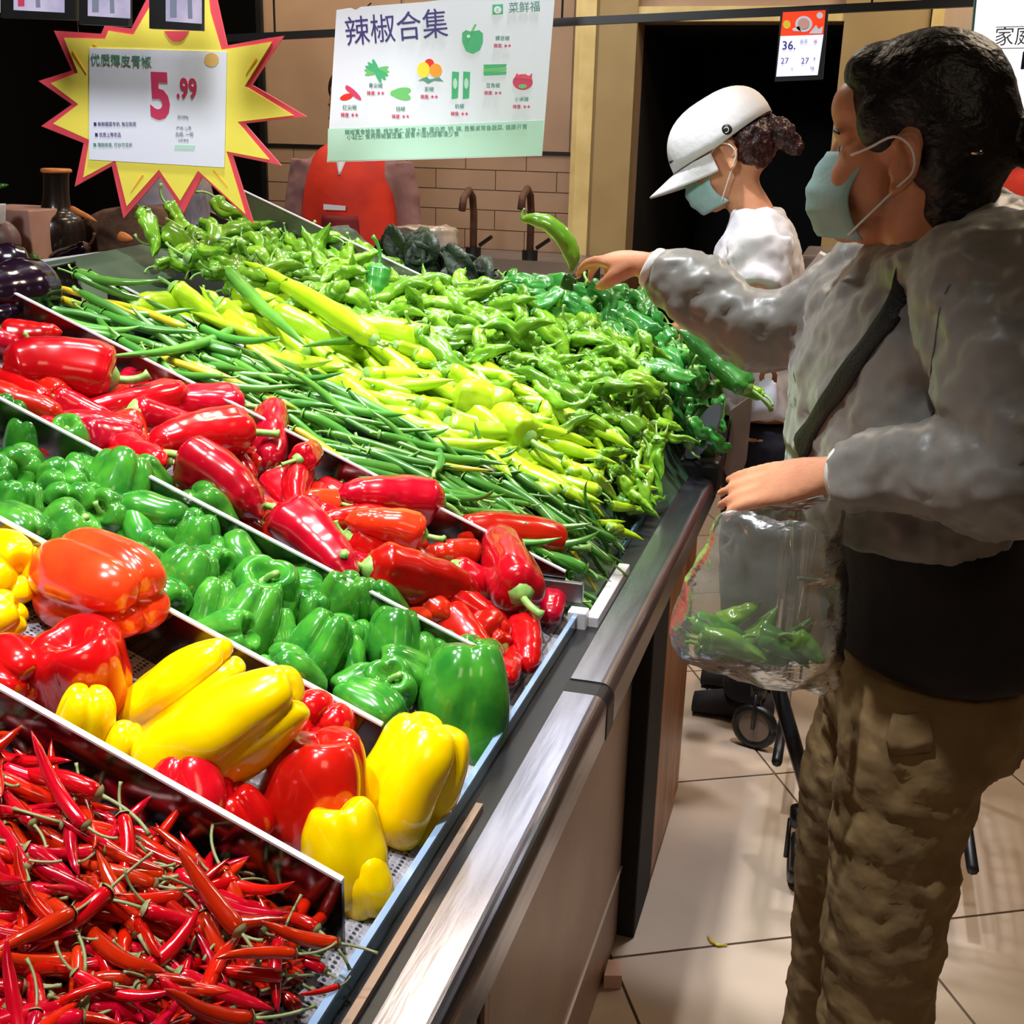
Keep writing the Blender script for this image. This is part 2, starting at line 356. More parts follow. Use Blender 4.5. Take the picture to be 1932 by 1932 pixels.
PROF = {
 'bull': [(0,.12),(.015,.6),(.06,.92),(.14,1.04),(.28,1.0),(.5,.88),(.7,.76),(.86,.62),(.95,.4),(1,.05)],
 'block': [(0,.15),(.02,.7),(.08,1.0),(.2,1.06),(.45,1.0),(.7,.92),(.88,.78),(.97,.5),(1,.08)],
 'chili': [(0,.5),(.03,.85),(.12,1.0),(.35,1.0),(.6,.86),(.8,.62),(.93,.34),(1,.04)],
 'horn': [(0,.15),(.02,.7),(.07,1.0),(.2,1.0),(.45,.86),(.7,.62),(.88,.38),(1,.04)],
 'fat': [(0,.15),(.03,.75),(.12,1.08),(.3,1.05),(.55,.9),(.75,.75),(.9,.5),(1,.08)],
 'aub': [(0,.35),(.04,.6),(.15,.72),(.4,.86),(.65,1.0),(.82,.95),(.94,.65),(1,.1)],
}
def long_geo(L, R, prof, seed, bend=(0, 0), hook=0.0, lob=3, groove=0.12, wr=0.0, wf=30, nr=16, ns=24, twist=0.0, flat=1.0):
    pr = PROF[prof]; vs = []; fs = []; rd = random.Random(seed); ph = rd.uniform(0, 6.28)
    # spine by integrating heading
    ay = ax2 = 0.0; p = np.zeros(3); sp = [p.copy()]; hd = []
    for i in range(ns):
        s = i/ns
        yaw = bend[0]*s + hook*max(0, s-.7)*3; pit = bend[1]*(s)
        yaw += wr*8*noise.noise(Vector((s*3, seed*1.7, 0))); pit += wr*8*noise.noise(Vector((s*3, seed*1.7, 9)))
        d = np.array((math.cos(yaw)*math.cos(pit), math.sin(yaw)*math.cos(pit), math.sin(pit))); hd.append(d)
        p = p + d*L/ns; sp.append(p.copy())
    hd.append(hd[-1])
    for i in range(ns+1):
        s = i/ns
        # denser near ends
        s2 = s
        j = 0
        while j < len(pr)-2 and pr[j+1][0] < s2: j += 1
        t = (s2-pr[j][0])/(pr[j+1][0]-pr[j][0]); t = min(max(t, 0), 1); t = t*t*(3-2*t) if 0 < j < len(pr)-2 else (t**0.6)
        r = R*(pr[j][1]*(1-t)+pr[j+1][1]*t)
        d = hd[i]; a = np.cross(d, (0, 0, 1)); a = a/np.linalg.norm(a); b = np.cross(a, d)
        for k in range(nr):
            th = 2*math.pi*k/nr
            g = abs(math.sin(lob*(th+ph+twist*s)/2))**.7 if lob else 1
            rr = r*(1-groove*(1-g)*(1.4-s))
            if wr or True:
                q = Vector((math.cos(th)*1.2, math.sin(th)*1.2, s*L/R*.55)) + Vector((seed*5.3, 0, 0))
                rr *= 1 + wr*2.2*(abs(noise.noise(q*1.6))*2-.6) + .05*noise.noise(q*.7)
            vs.append(sp[i] + (a*math.cos(th) + b*math.sin(th)*flat)*rr)
    for i in range(ns):
        for k in range(nr): fs.append((i*nr+k, i*nr+(k+1)%nr, (i+1)*nr+(k+1)%nr, (i+1)*nr+k))
    vs.append(sp[0]+hd[0]*R*.1); vs.append(sp[-1]); a, b = len(vs)-2, len(vs)-1
    for k in range(nr): fs.append((a, (k+1)%nr, k)); fs.append((b, ns*nr+k, ns*nr+(k+1)%nr))
    return vs, fs
def stem_geo(R, Ls, rs, seed, cal=0.8, curl=1.0, n=7):
    rd = random.Random(seed); mb = MB(); an = rd.uniform(0, 6.28); c, s_ = math.cos(an), math.sin(an)
    pts = []; N = 7
    for i in range(N+1):
        t = i/N; q = curl*t*t*.6
        pts.append((-Ls*t*(1-.25*q) + R*.12, c*Ls*q*.6, s_*Ls*q*.6))
    mb.tube(pts, [rs*1.1 if i else rs*1.5 for i in range(N)] + [rs*1.5], n)
    m = 12; vs = [(-R*.25, 0, 0)]
    for r, x in [(cal*.45, -R*.12), (cal*.8, R*.05), (cal*1.0, R*.32)]:
        for k in range(m):
            th = 2*math.pi*k/m; rr = r*R*(1+.08*math.cos(5*th)); vs.append((x, rr*math.cos(th), rr*math.sin(th)))
    fs = [(0, 1+(k+1)%m, 1+k) for k in range(m)]
    for q in range(2):
        for k in range(m): fs.append((1+q*m+k, 1+q*m+(k+1)%m, 1+(q+1)*m+(k+1)%m, 1+(q+1)*m+k))
    mb.add(vs, fs); return mb.v, mb.f
class Kind:
    def __init__(s, name, n, m, stemm, L, R, prof, Ls, rs, **kw):
        s.name = name; s.var = []
        cal = kw.pop('cal', .8); curl = kw.pop('curl', 1.0); bend = kw.pop('bendr', .5); mats = kw.pop('mats', [m])
        for i in range(n):
            rd = random.Random(len(name)*37+i)
            l = L*rd.uniform(.8, 1.15); r = R*rd.uniform(.85, 1.12)
            vs, fs = long_geo(l, r, prof, i*3+len(name), bend=(rd.uniform(-bend, bend), rd.uniform(-bend*.5, bend*.5)), hook=rd.uniform(-bend, bend)*.8, **kw)
            me = mesh_of(name, vs, fs, mats[i % len(mats)])
            sv, sf = stem_geo(r, Ls*rd.uniform(.6, 1.3), rs, i, cal, curl); st = mesh_of('stem', sv, sf, stemm)
            s.var.append((me, st, l))
    def place(s, loc, M3, i=None, scale=1.0, label=None, cat=None, group=None):
        me, st, l = s.var[i if i is not None else random.randrange(len(s.var))]
        o = inst(s.name, me); o.matrix_world = Matrix.Translation(loc) @ M3.to_4x4() @ Matrix.Translation((-l*scale/2, 0, 0)) @ Matrix.Scale(scale, 4)
        inst('stem', st, o); return tag(o, label, cat, group)
def frame(xd, up=(0, 0, 1), roll=0.0):
    x = Vector(xd).normalized(); z = Vector(up) - x*x.dot(Vector(up)); z.normalize(); y = z.cross(x)
    m = Matrix((x, y, z)).transposed()
    return m @ Matrix.Rotation(roll, 3, 'X')
SLOPE = Vector((1, 0, -TAN)).normalized(); PN = Vector((TAN, 0, 1)).normalized()
def hero_long(name, p1, p2, wpx, kind, m, stemm, label, cat, group, h=0.04, lift1=0, lift2=0, seed=0, Ls=.5, stem=True, **kw):
    """p1 = pixel of the stem end, p2 = pixel of the tip"""
    a = onp(*p1, h+lift1); b = onp(*p2, h+lift2); d = b-a; L = d.length; mid = (a+b)/2
    R = wpx/2*depth(mid)/FPX
    kw.setdefault('nr', 28); kw.setdefault('ns', 36)
    vs, fs = long_geo(L, R, kind, seed, **kw)
    o = link_mesh(name, vs, fs, m); o.matrix_world = Matrix.Translation(a) @ frame(d, (TAN, 0, 1), kw.get('twist', 0)).to_4x4()
    if stem:
        sv, sf = stem_geo(R, Ls*R*2.4, max(.003, R*.13), seed, .55, 1.0); link_mesh('stem', sv, sf, stemm, o)
    return tag(o, label, cat, group)
def hero_bell(px, py, rpx, axis, m, label, e=1.05, lobes=4, seed=0, h=None, tip=.14, taper=0.0, stem=True, group=None, deep=1.0, hoff=0.0, spin=0.0, dy=0.0):
    p = onp(px, py, .04)
    for _ in range(3):
        r = rpx*depth(p)/FPX; p = onp(px, py, (r*.9 if h is None else h)+hoff)
    p.y += dy
    me = bell_mesh(seed, m, lobes, e, tip, taper, deep=deep)
    o = inst('bell_pepper', me); zd = camvec(*axis)
    q = zd.to_track_quat('Z', 'Y').to_matrix() @ Matrix.Rotation(spin, 3, 'Z')
    o.matrix_world = Matrix.Translation(p) @ q.to_4x4() @ Matrix.Scale(r, 4)
    if stem: inst('stem', bell_stem_mesh(seed, e), o)
    return tag(o, label, 'bell pepper', group)
# ------------------------------------------------------------------ THE SETTING
def struct(o, name=None): o['kind'] = 'structure'; return o
WY = 5.5; CEIL = 3.3
mb = MB(); mb.box((-6, -3, -.06), (4.5, 8, -.008)); floor = struct(mb.build('floor', M['grout']))
TS = 0.6; tvs, tfs = MB(), None
g_ = .003; tm = MB(); tm.box((g_, g_, -.02), (TS-g_, TS-g_, 0)); t0 = None
ang = math.radians(28)
def tile_at(i, j):
    c, s = math.cos(ang), math.sin(ang); x, y = i*TS, j*TS
    return (x*c - y*s, x*s + y*c)
for i in range(-8, 14):
    for j in range(-10, 14):
        x, y = tile_at(i+.5, j+.5)
        if not (-1.2 < x < 3.2 and -.4 < y < 5.0): continue
        if t0 is None: o = tm.build('floor_tile', M['tile'], floor); t0 = o.data
        else: o = inst('floor_tile', t0, floor)
        x, y = tile_at(i, j); o.location = (x, y, 0); o.rotation_euler = (0, 0, ang)
mb = MB(); mb.box((-6, -3, CEIL), (4.5, 8, CEIL+.1)); struct(mb.build('ceiling', M['ceil']))
mb = MB(); mb.box((-6.1, -3, 0), (-6, 8, CEIL)); struct(mb.build('wall_left', M['wall']))
mb = MB(); mb.box((4.5, -3, 0), (4.6, 8, CEIL)); struct(mb.build('wall_right', M['wall']))
mb = MB(); mb.box((-6.1, -3.1, 0), (4.6, -3, CEIL)); struct(mb.build('wall_front', M['wall']))
# back wall with two openings
ax1 = ony(497, 200, WY).x; dx0 = ony(1196, 250, WY).x; dx1 = ony(1572, 250, WY).x; ztop = ony(1400, 42, WY).z
atop = CEIL-.05
mb = MB()
mb.box((-6, WY, 0), (ony(-300, 200, WY).x, WY+.12, CEIL)); mb.box((ony(-300, 200, WY).x, WY, atop), (ax1, WY+.12, CEIL))
mb.box((ax1, WY, 0), (dx0, WY+.12, CEIL)); mb.box((dx0, WY, ztop), (dx1, WY+.12, CEIL)); mb.box((dx1, WY, 0), (4.5, WY+.12, CEIL))
wallb = struct(mb.build('wall_back', M['wall']))
# tile courses on the lower wall between the alcove and the pillar
tx0 = ony(505, 300, WY).x; tx1 = ony(1080, 300, WY).x; tz1 = ony(800, 285, WY).z; tz0 = .9
tw, th = .30, .092; tmesh = None; r_ = 0; z = tz0
while z < tz1:
    x = tx0 + (-.15 if r_ % 2 else 0)
    while x < tx1:
        xa = max(x, tx0); xb = min(x+tw, tx1)
        if xb-xa > .05:
            q = MB(); 
            if abs(xb-xa-tw) < 1e-4 and tmesh: o = inst('wall_tile', tmesh, wallb)
            else:
                q.box((.002, -.012, .002), (xb-xa-.002, .001, th-.002)); o = q.build('wall_tile', M['walltile'], wallb)
                if abs(xb-xa-tw) < 1e-4: tmesh = o.data
            o.location = (xa, WY, z)
        x += tw
    z += th; r_ += 1
# large wall panels above, with dark joints
for k, (a, b) in enumerate([(505, 760), (763, 1082)]):
    q = MB(); xa, xb = ony(a, 150, WY).x, ony(b, 150, WY).x
    q.box((xa+.006, WY-.012, tz1+.015), (xb-.006, WY+.001, CEIL-.01)); q.build('wall_panel', M['walltile'], wallb)
q = MB(); q.box((tx0, WY-.02, tz1-.001), (tx1, WY, tz1+.014)); struct(q.build('trim_1', M['blackmetal']))
# dark alcove and dark doorway: real unlit boxes behind the openings
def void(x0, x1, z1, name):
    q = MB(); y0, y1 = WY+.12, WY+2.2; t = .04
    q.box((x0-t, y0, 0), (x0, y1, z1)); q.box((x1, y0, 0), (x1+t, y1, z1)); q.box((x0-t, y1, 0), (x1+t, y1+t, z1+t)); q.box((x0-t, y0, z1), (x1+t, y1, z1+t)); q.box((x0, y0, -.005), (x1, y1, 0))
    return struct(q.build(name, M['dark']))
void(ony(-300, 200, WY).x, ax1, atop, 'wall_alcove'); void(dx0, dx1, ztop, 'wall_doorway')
# door casing: yellow frame strips + ochre pilasters
def vstrip(px0, px1, y, dep, zlo, zhi, m, name, parent=None):
    q = MB(); q.box((ony(px0, 250, y).x, y-dep, zlo), (ony(px1, 250, y).x, y, zhi)); return q.build(name, m, parent)
dr = empty('door_1', (ony(1390, 300, WY).x, WY, 0)); dr['kind'] = 'structure'
bpy.context.view_layer.update()
def keep(o, p):
    o.parent = p; o.matrix_parent_inverse = Matrix.Translation(p.location).inverted(); return o
keep(vstrip(1094, 1122, WY, .07, 0, CEIL, M['frame'], 'door_frame'), dr)
keep(vstrip(1122, 1127, WY, .05, 0, CEIL, M['ochre'], 'frame_groove'), dr)
keep(vstrip(1127, 1196, WY, .06, 0, CEIL, M['ochre'], 'door_jamb'), dr)
keep(vstrip(1082, 1095, WY, .04, 0, CEIL, M['frame'], 'door_frame'), dr)
keep(vstrip(1572, 1728, WY, .06, 0, CEIL, M['ochre'], 'door_jamb'), dr)
keep(vstrip(1730, 1752, WY, .09, 0, CEIL, M['frame'], 'door_frame'), dr)
q = MB(); q.box((dx0, WY-.05, ztop), (dx1, WY, ztop+.06)); keep(q.build('door_header', M['frame'], None), dr)
o = vstrip(1752, 1932, WY, .03, 0, CEIL, M['wallpale'], 'trim_2'); struct(o)
o = vstrip(496, 505, WY, .03, .9, CEIL, M['blackmetal'], 'trim_3'); struct(o)
# work counter along the back wall
cb = empty('work_counter', (ony(980, 500, 4.9).x, 4.9, 0), 'grey metal work counter with a wooden front edge below the tiled wall', 'counter')
cx0 = ony(700, 500, 4.9).x; cx1 = ony(1185, 500, 4.9).x; cz = onz(900, 470, 0); 
ctz = ony(1000, 515, 4.7).z; 
q = MB(); q.box((cx0, 4.7, ctz-.02), (cx1, WY-.03, ctz+.015)); keep(q.build('counter_top', M['counter'], bevel=.004), cb)
q = MB(); q.box((cx0, 4.66, ctz-.07), (cx1, 4.7, ctz-.005)); keep(q.build('wooden_edge', M['wood'], bevel=.004), cb)
q = MB(); q.box((cx0, 4.75, .08), (cx1, WY-.1, ctz-.02)); keep(q.build('cabinet', M['brown']), cb)
# upright of the splash guard + taps
def tap(px, ytop, ybot, label):
    b = ony(px, ybot, 5.0); b.z = ctz+.015; zt = ony(px, ytop, 5.0).z
    e = empty('water_tap', b, label, 'tap', None)
    q = MB(); q.tube([(0,0,0),(0,0,zt-b.z-.1),(0,-.02,zt-b.z-.03),(0,-.07,zt-b.z),(0,-.14,zt-b.z-.03),(0,-.16,zt-b.z-.08)], .016, 10); q.build('spout', M['brown'], e, True)
    q = MB(); q.tube([(0,0,0),(0,0,.05)], .035, 12); q.build('tap_base', M['blackmetal'], e)
    q = MB(); q.tube([(.03,0,.06),(.09,-.02,.1)], .009, 8); q.build('tap_lever', M['blackmetal'], e)
tap(893, 358, 460, 'dark tap standing on the grey work counter, left of the pair'); tap(1000, 355, 470, 'dark tap standing on the grey work counter, right of the pair')
# low green bin left of the worker
gb = empty('green_bin', (ony(480, 420, 4.6).x, 4.6, 0), 'dark green plastic bin wall behind the aubergines, below the star sign', 'bin')
xa, xb = ony(385, 420, 4.6).x, ony(605, 420, 4.6).x; zt = ony(500, 402, 4.6).z
q = MB(); q.box((xa, 4.6, 0), (xb, 5.0, zt)); keep(q.build('bin_body', M['greenbin'], bevel=.01), gb)
q = MB(); q.box((xa-.01, 4.58, zt-.03), (xb+.01, 4.6, zt+.01)); keep(q.build('rim', M['greenbin'], bevel=.004), gb)
# ------------------------------------------------------------------ THE STALL
YE = 2.62; XB = -1.54; Y_0 = .1
stall = empty('produce_stall', (-.8, 1.3, 0), 'long sloping produce stall with a broad steel front rail', 'display stand')
def P(mb, name, m, smooth=False, bevel=0): return keep(mb.build(name, m, None, smooth, bevel), stall)
def slab(x0, x1, y0, y1, h0, h1):   # a slab following the slope
    q = MB()
    pts = []
    for h in (h0, h1):
        for (x, y) in ((x0, y0), (x1, y0), (x1, y1), (x0, y1)): pts.append((x, y, plane_z(x)+h))
    return q.hexa(pts)
P(slab(XB, -.352, Y_0, YE, -.03, -.004), 'shelf', M['board'])
P(slab(XB, -.352, Y_0, YE, -.004, 0.0), 'shelf_liner', M['liner'])
def railprof(pts, y0, y1, name, m, smooth=False):
    q = MB(); n = len(pts); vs = [(x, y0, z) for x, z in pts]+[(x, y1, z) for x, z in pts]
    q.add(vs, [tuple(range(n))[::-1], tuple(range(n, 2*n))]+[(i, (i+1) % n, n+(i+1) % n, n+i) for i in range(n)]); return P(q, name, m, smooth)
# black channel, acrylic guard, steel rail
railprof([(-.352, .70), (-.352, .80), (-.345, .812), (-.312, .812), (-.312, .70)], Y_0, YE-.1, 'black_channel', M['blackmetal'])
railprof([(-.351, .80), (-.351, .829), (-.346, .829), (-.346, .80)], Y_0, 1.56, 'acrylic_guard', M['acrylic'])
railprof([(-.352, .829), (-.352, .833), (-.345, .833), (-.345, .829)], Y_0, 1.56, 'guard_edge', M['acryledge'])
railprof([(-.351, .80), (-.351, .826), (-.346, .826), (-.346, .80)], 1.9, YE-.15, 'acrylic_guard', M['acrylic'])
railprof([(-.334, .812), (-.334, .819), (-.326, .819), (-.326, .812)], Y_0, 1.05, 'channel_strip', M['steelbrown'])
rp = [(-.312, .70), (-.312, .816), (-.309, .822), (-.285, .8225)]
for k in range(9):
    a = math.pi/2*(1-k/8); rp.append((-.268+.018*math.cos(a), .8045+.018*math.sin(a)))
rp += [(-.25, .765), (-.262, .752), (-.30, .75), (-.30, .70)]
railprof(rp, Y_0, 1.335, 'front_rail', M['steel']); railprof(rp, 1.375, YE-.14, 'front_rail', M['steel'])
rb = [(x, z-.004) for x, z in rp]
railprof([(x-.0015 if x < -.3 else x+.001, z-.002) for x, z in rp], 1.333, 1.377, 'rail_joint', M['blackplastic'])
q = MB(); q.box((-.36, 1.56, .80), (-.332, 1.585, .838)); P(q, 'corner_bracket', M['edge'], bevel=.002)
q = MB(); q.box((-.42, 1.588, .84), (-.345, 1.60, .872)); P(q, 'corner_bracket', M['boardsteel'], bevel=.002)
q = MB(); q.box((-.335, 1.575, .806), (-.316, 1.82, .828)); P(q, 'price_strip', M['edge'], bevel=.002)
q = MB(); q.box((-.335, YE-.2, .78), (-.24, YE-.12, .86)); P(q, 'rail_end_cap', M['blackplastic'], bevel=.015)
# cabinet below the rail
q = MB(); q.box((-.9, Y_0, .0), (-.318, 1.02, .735)); P(q, 'side_panel', M['steelbrown'], bevel=.003)
q = MB(); q.box((-.9, 1.062, .0), (-.318, 1.93, .735)); P(q, 'side_panel', M['steelbrown'], bevel=.003)
q = MB(); q.box((-.9, 1.0, .0), (-.33, 1.08, .735)); P(q, 'panel_gap', M['blackmetal'])
q = MB(); q.box((-.319, 1.034, .01), (-.314, 1.046, .73)); P(q, 'door_strip', M['steelbrown'])
q = MB(); q.box((-.33, Y_0, .165), (-.3145, 1.0, .168)); q.box((-.33, 1.08, .165), (-.3145, 1.93, .168)); P(q, 'panel_seam', M['edge'])
q = MB(); q.box((-.9, 1.94, 0), (-.285, 2.12, .76)); P(q, 'dark_post', M['dark'], bevel=.004)
q = MB(); q.box((-1.5, Y_0, 0), (-.92, YE-.1, .74)); P(q, 'rear_cabinet', M['blackmetal'])
q = MB(); q.box((-.9, 2.12, .02), (-.285, 2.5, .74)); P(q, 'end_panel', M['wood'], bevel=.004)  # steel panel; its warm floor reflection is painted in as orange wood
# end board of the shelf, left edge
P(slab(XB, -.40, YE-.012, YE, -.12, .06), 'end_board', M['boardsteel'])
# dividers, running up the slope; positions read off the photo
def divider(y, x0, x1, h, m, t=.005, name='divider', edge=True, slant=0.0):
    q = slab(x0, x1, y-t/2, y+t/2, 0, h); P(q, name, m)
    if edge: P(slab(x0, x1, y-t/2-.0008, y+t/2+.0008, h, h+.0025), 'divider_edge', M['edge'])
divs = []
def div(y, x0, x1, h, m, label, edge=True, hb=0.0, t=.005):
    e = empty('divider_board', (x1, y, plane_z(x1)), label, 'divider')
    q = slab(x0, x1, y-t/2, y+t/2, hb, h); keep(q.build('board', m), e)
    if edge: q = slab(x0, x1, y-t/2-.0008, y+t/2+.0008, h, h+.0025); keep(q.build('top_edge', M['edge']), e)
    return e
div(.797, -1.25, -.374, .075, M['board'], 'divider board between the small red chilies and the yellow and red bell peppers')
div(1.031, -1.5, -.434, .075, M['board'], 'divider board between the large bell peppers and the green bell peppers')
div(1.274, -1.55, -.375, .075, M['board'], 'divider board between the green bell peppers and the long red peppers')
div(1.606, -1.42, -.376, .075, M['board'], 'divider board between the long red peppers and the long green peppers')
div(1.85, -1.31, -.50, .075, M['board'], 'dark divider board between the long green and the yellow-green peppers')
div(2.12, -1.335, -.55, .08, M['board'], 'greenish divider board standing up behind the yellow-green peppers')
div(2.47, -1.40, -.50, .185, M['boardsteel'], 'bright steel divider rising at the back beside the dark leaves', t=.006)
# tilted tray wall of the aubergine bin (left)
e = empty('bin_wall', onp(130, 560, 0), 'worn grey metal tray wall beside the glossy aubergine', 'bin wall')
a, b, c, d_ = onp(80, 500, .075), onp(143, 492, .09), onp(170, 612, .0), onp(100, 600, .0)
q = MB(); 
pl = [onp(72, 508, .06), onp(142, 493, .085), onp(152, 540, .05), onp(200, 620, -.01), onp(150, 618, -.01), onp(90, 580, -.01)]
q.prism(pl, (0, .004, 0)); keep(q.build('plate', M['board']), e)
q = MB(); q.tube([pl[0], pl[1]], .003, 6); keep(q.build('plate_edge', M['boardsteel']), e)
# small object between the peppers: the curved grey price-card holder at the far corner
e = empty('oval_card', ony(1325, 820, 2.44), 'oval grey card leaning at the end of the front rail', 'card holder')
ctr = ony(1326, 815, 2.43); ux = ony(1356, 762, 2.43)-ctr; vx = ony(1352, 832, 2.43)-ctr
pts = [ctr+ux*math.cos(2*math.pi*k/28)+vx*.62*math.sin(2*math.pi*k/28) for k in range(28)]
q = MB(); q.prism(pts, (.004, .006, 0)); keep(q.build('card', mat('grey_blue_card', (150, 152, 172), .35)), e)
q = MB(); q.tube([ony(1345, 880, 2.43), ony(1352, 850, 2.43), ctr], .004, 6); keep(q.build('wire', M['chrome']), e)
# hanging strip of brown board beside it
e = empty('hanging_board', ony(1412, 870, 2.66), 'narrow brown-grey board hanging between the stall end and the shopper in navy trousers', 'board')
pts = [ony(*p, 2.66) for p in [(1378, 775), (1420, 745), (1408, 870), (1396, 905), (1378, 912), (1362, 880)]]
q = MB(); q.prism(pts, (0, .012, 0)); keep(q.build('board', M['steelbrown']), e)
q = MB(); q.prism([ony(*p, 2.655) for p in [(1376, 790), (1381, 790), (1368, 880), (1363, 880)]], (0, .004, 0)); keep(q.build('edge_strip', M['chrome']), e)
# bits on the floor
q = MB(); c0 = onz(1155, 1862, 0); q.prism([onz(1138, 1866, .0), onz(1172, 1866, 0), onz(1172, 1835, 0), onz(1146, 1835, 0)], (0, 0, .03))
tag(q.build('price_tag', mat('pale_pink_card', (226, 186, 170), .5), bevel=.001), 'small pale pink card lying on the floor against the cabinet base', 'card')
b0 = onz(1352, 1782, 0); q = MB(); q.tube([onz(1335, 1766, .004), onz(1342, 1776, .005), onz(1354, 1783, .005), onz(1372, 1783, .004)], [.0015, .003, .003, .0015], 7)
tag(q.build('fallen_stalk', M['ripe'], smooth=True), 'small yellowish stalk lying alone on the floor tiles', 'stalk')
# ------------------------------------------------------------------ PRODUCE
def sst(a, b, x):
    t = min(max((x-a)/(b-a), 0), 1); return t*t*(3-2*t)
def heap(x, y):   # height of the pile above the sloping shelf
    e = sst(-.345, -.5 if y < 1.6 else -.43, x)                       # falls away at the front rail
    if y > 2.2: e = sst(-.27, -.46, x)
    h = .012
    if y > 1.6: h += .035*sst(1.6, 1.8, y)
    if y > 1.8:
        k = .03 + .19*sst(-1.35, -.42, x)**1.15
        h += k*sst(1.8, 2.5, y)*(.9 if x > -1.3 else .5)
    if y < .8: h += .03*sst(-.36, -.5, x)
    return .008 + h*(.25 + .75*e)
# riser under the big green heap
xs = [ -1.5 + i*.05 for i in range(25)]; ys = [1.62+.05*j for j in range(20)]
vs = [(x, y, plane_z(x)+max(.001, heap(x, y)-.04)) for y in ys for x in xs if 1]
n_ = len(xs); fs = [(j*n_+i, j*n_+i+1, (j+1)*n_+i+1, (j+1)*n_+i) for j in range(len(ys)-1) for i in range(n_-1)]
base = len(vs); vs += [(x, y, plane_z(x)-.03) for y in ys for x in xs]
per = [i for i in range(n_)] + [j*n_+n_-1 for j in range(1, len(ys))] + [(len(ys)-1)*n_+i for i in range(n_-2, -1, -1)] + [j*n_ for j in range(len(ys)-2, 0, -1)]
for k in range(len(per)): a, b = per[k], per[(k+1) % len(per)]; fs.append((b, a, a+base, b+base))
keep(link_mesh('heap_riser', vs, fs, M['greenbin'], None), stall)
def scatter(kind, n, x0, x1, y0, y1, mind, dirf, hoff, label, cat, group, jit=.5, scale=(.9, 1.1), layers=1, tilt=.15, xlim=None):
    pts = []; tries = 0
    while len(pts) < n and tries < n*60:
        tries += 1; x = random.uniform(x0, x1); y = random.uniform(y0, y1)
        if all((x-a)**2*1.0+(y-b)**2 > mind**2 for a, b in pts): pts.append((x, y))
    for k, (x, y) in enumerate(pts):
        a = dirf(x, y) + random.gauss(0, jit)
        # local slope of the heap
        dzx = (heap(x+.02, y)-heap(x-.02, y))/.04 - TAN; dzy = (heap(x, y+.02)-heap(x, y-.02))/.04
        nrm = Vector((-dzx, -dzy, 1)).normalized()
        d = Vector((math.cos(a), math.sin(a), 0)); d = (d - nrm*d.dot(nrm)).normalized()
        d = (d + nrm*random.gauss(0, tilt)).normalized()
        lay = random.random()
        loc = Vector((x, y, plane_z(x)+heap(x, y))) + nrm*(hoff*(.2+1.3*lay))
        zx = 'upper left' if x < x0+(x1-x0)/3 else 'lower right' if x > x1-(x1-x0)/3 else 'middle'
        zy = 'near' if y < (y0+y1)/2 else 'far'
        if abs(nrm.x*0+d.y) > .5: zy += ' side, lying crosswise'
        else: zy += ' side, lying lengthwise'
        zz = ', %s part %s' % (zx, zy) + (', on top' if lay > .55 else '') if n > 20 else ''
        kind.place(loc, frame(d, nrm, random.uniform(0, 6.28)), scale=random.uniform(*scale), label=label+zz, cat=cat, group=group+zz)
    return len(pts)
# --- small red chilies at the very front
K_ch = Kind('red_chili', 10, M['chili'], M['stemdk'], .082, .0058, 'chili', .034, .0011, lob=0, wr=.012, nr=10, ns=16, bendr=1.0, cal=.95, curl=.8)
def chip(px0, py0, px1, py1, i, h=.05, s=1.0):
    a, b = onp(px0, py0, h), onp(px1, py1, h); d = b-a; l = K_ch.var[i][2]; sc_ = d.length/l
    K_ch.place((a+b)/2, frame(d, PN, random.uniform(0, 6)), i, sc_, 'large red chili on top of the heap at the near end', 'chili pepper', 'large chilies on top of the heap')
def chl(p, d):
    z = 'against the divider board' if p.y > .72 else 'beside the front guard' if p.x > -.46 else 'near the bottom left corner' if p.x < -.58 and p.y < .62 else 'at the left edge' if p.x < -.62 else ('in mid-heap left' if p.x < -.55 else 'in mid-heap right') + (', far side' if p.y > .66 else ', near side')
    o_ = 'lengthwise' if abs(d.x) > .85 else 'pointing at the viewer' if abs(d.y) > .85 else 'slantwise'
    return 'thin red chili lying %s %s' % (o_, z), 'chili pepper', 'red chilies %s %s' % (o_, z)
cnt = 0; tries = 0; chp = []
while cnt < 290 and tries < 20000:
    tries += 1
    px = random.uniform(-60, 700); py = random.uniform(1400, 2010)
    # stay below the divider line and left of the guard
    if py < 1390+.58*px+random.uniform(0, 40): continue
    h = .012+.05*random.random()**.7
    p = onp(px, py, h)
    if p.x > -.385-.02*random.random() or p.y > .775: continue
    if any((p.x-a[0])**2+(p.y-a[1])**2+(h-a[2])**2*2 < .0135**2 for a in chp): continue
    chp.append((p.x, p.y, h))
    a = random.choice([random.gauss(.1, .5), random.gauss(3.3, .6), random.uniform(0, 6.28)])
    d = Vector((math.cos(a), math.sin(a), 0)); d = (d - PN*d.dot(PN)).normalized(); d = (d+PN*random.gauss(0, .13)).normalized()
    if p.x + abs(d.x)*.05 > -.36: p.x -= .03
    if p.y > .745 and abs(d.y) > .3: d = Vector((1, 0, -TAN)).normalized()*random.choice([1, -1])
    K_ch.place(p, frame(d, PN, random.uniform(0, 6.28)), None, random.uniform(.9, 1.25), *chl(p, d)); cnt += 1
for a in [(190, 1500, 0, 1415, 3), (165, 1560, 20, 1430, 1), (455, 1760, 330, 1620, 4), (560, 1800, 400, 1790, 5), (640, 1780, 480, 1760, 2), (140, 1720, -20, 1800, 6), (640, 1860, 560, 1890, 7), (215, 1860, 60, 1860, 0)]: chip(*a, h=.075)
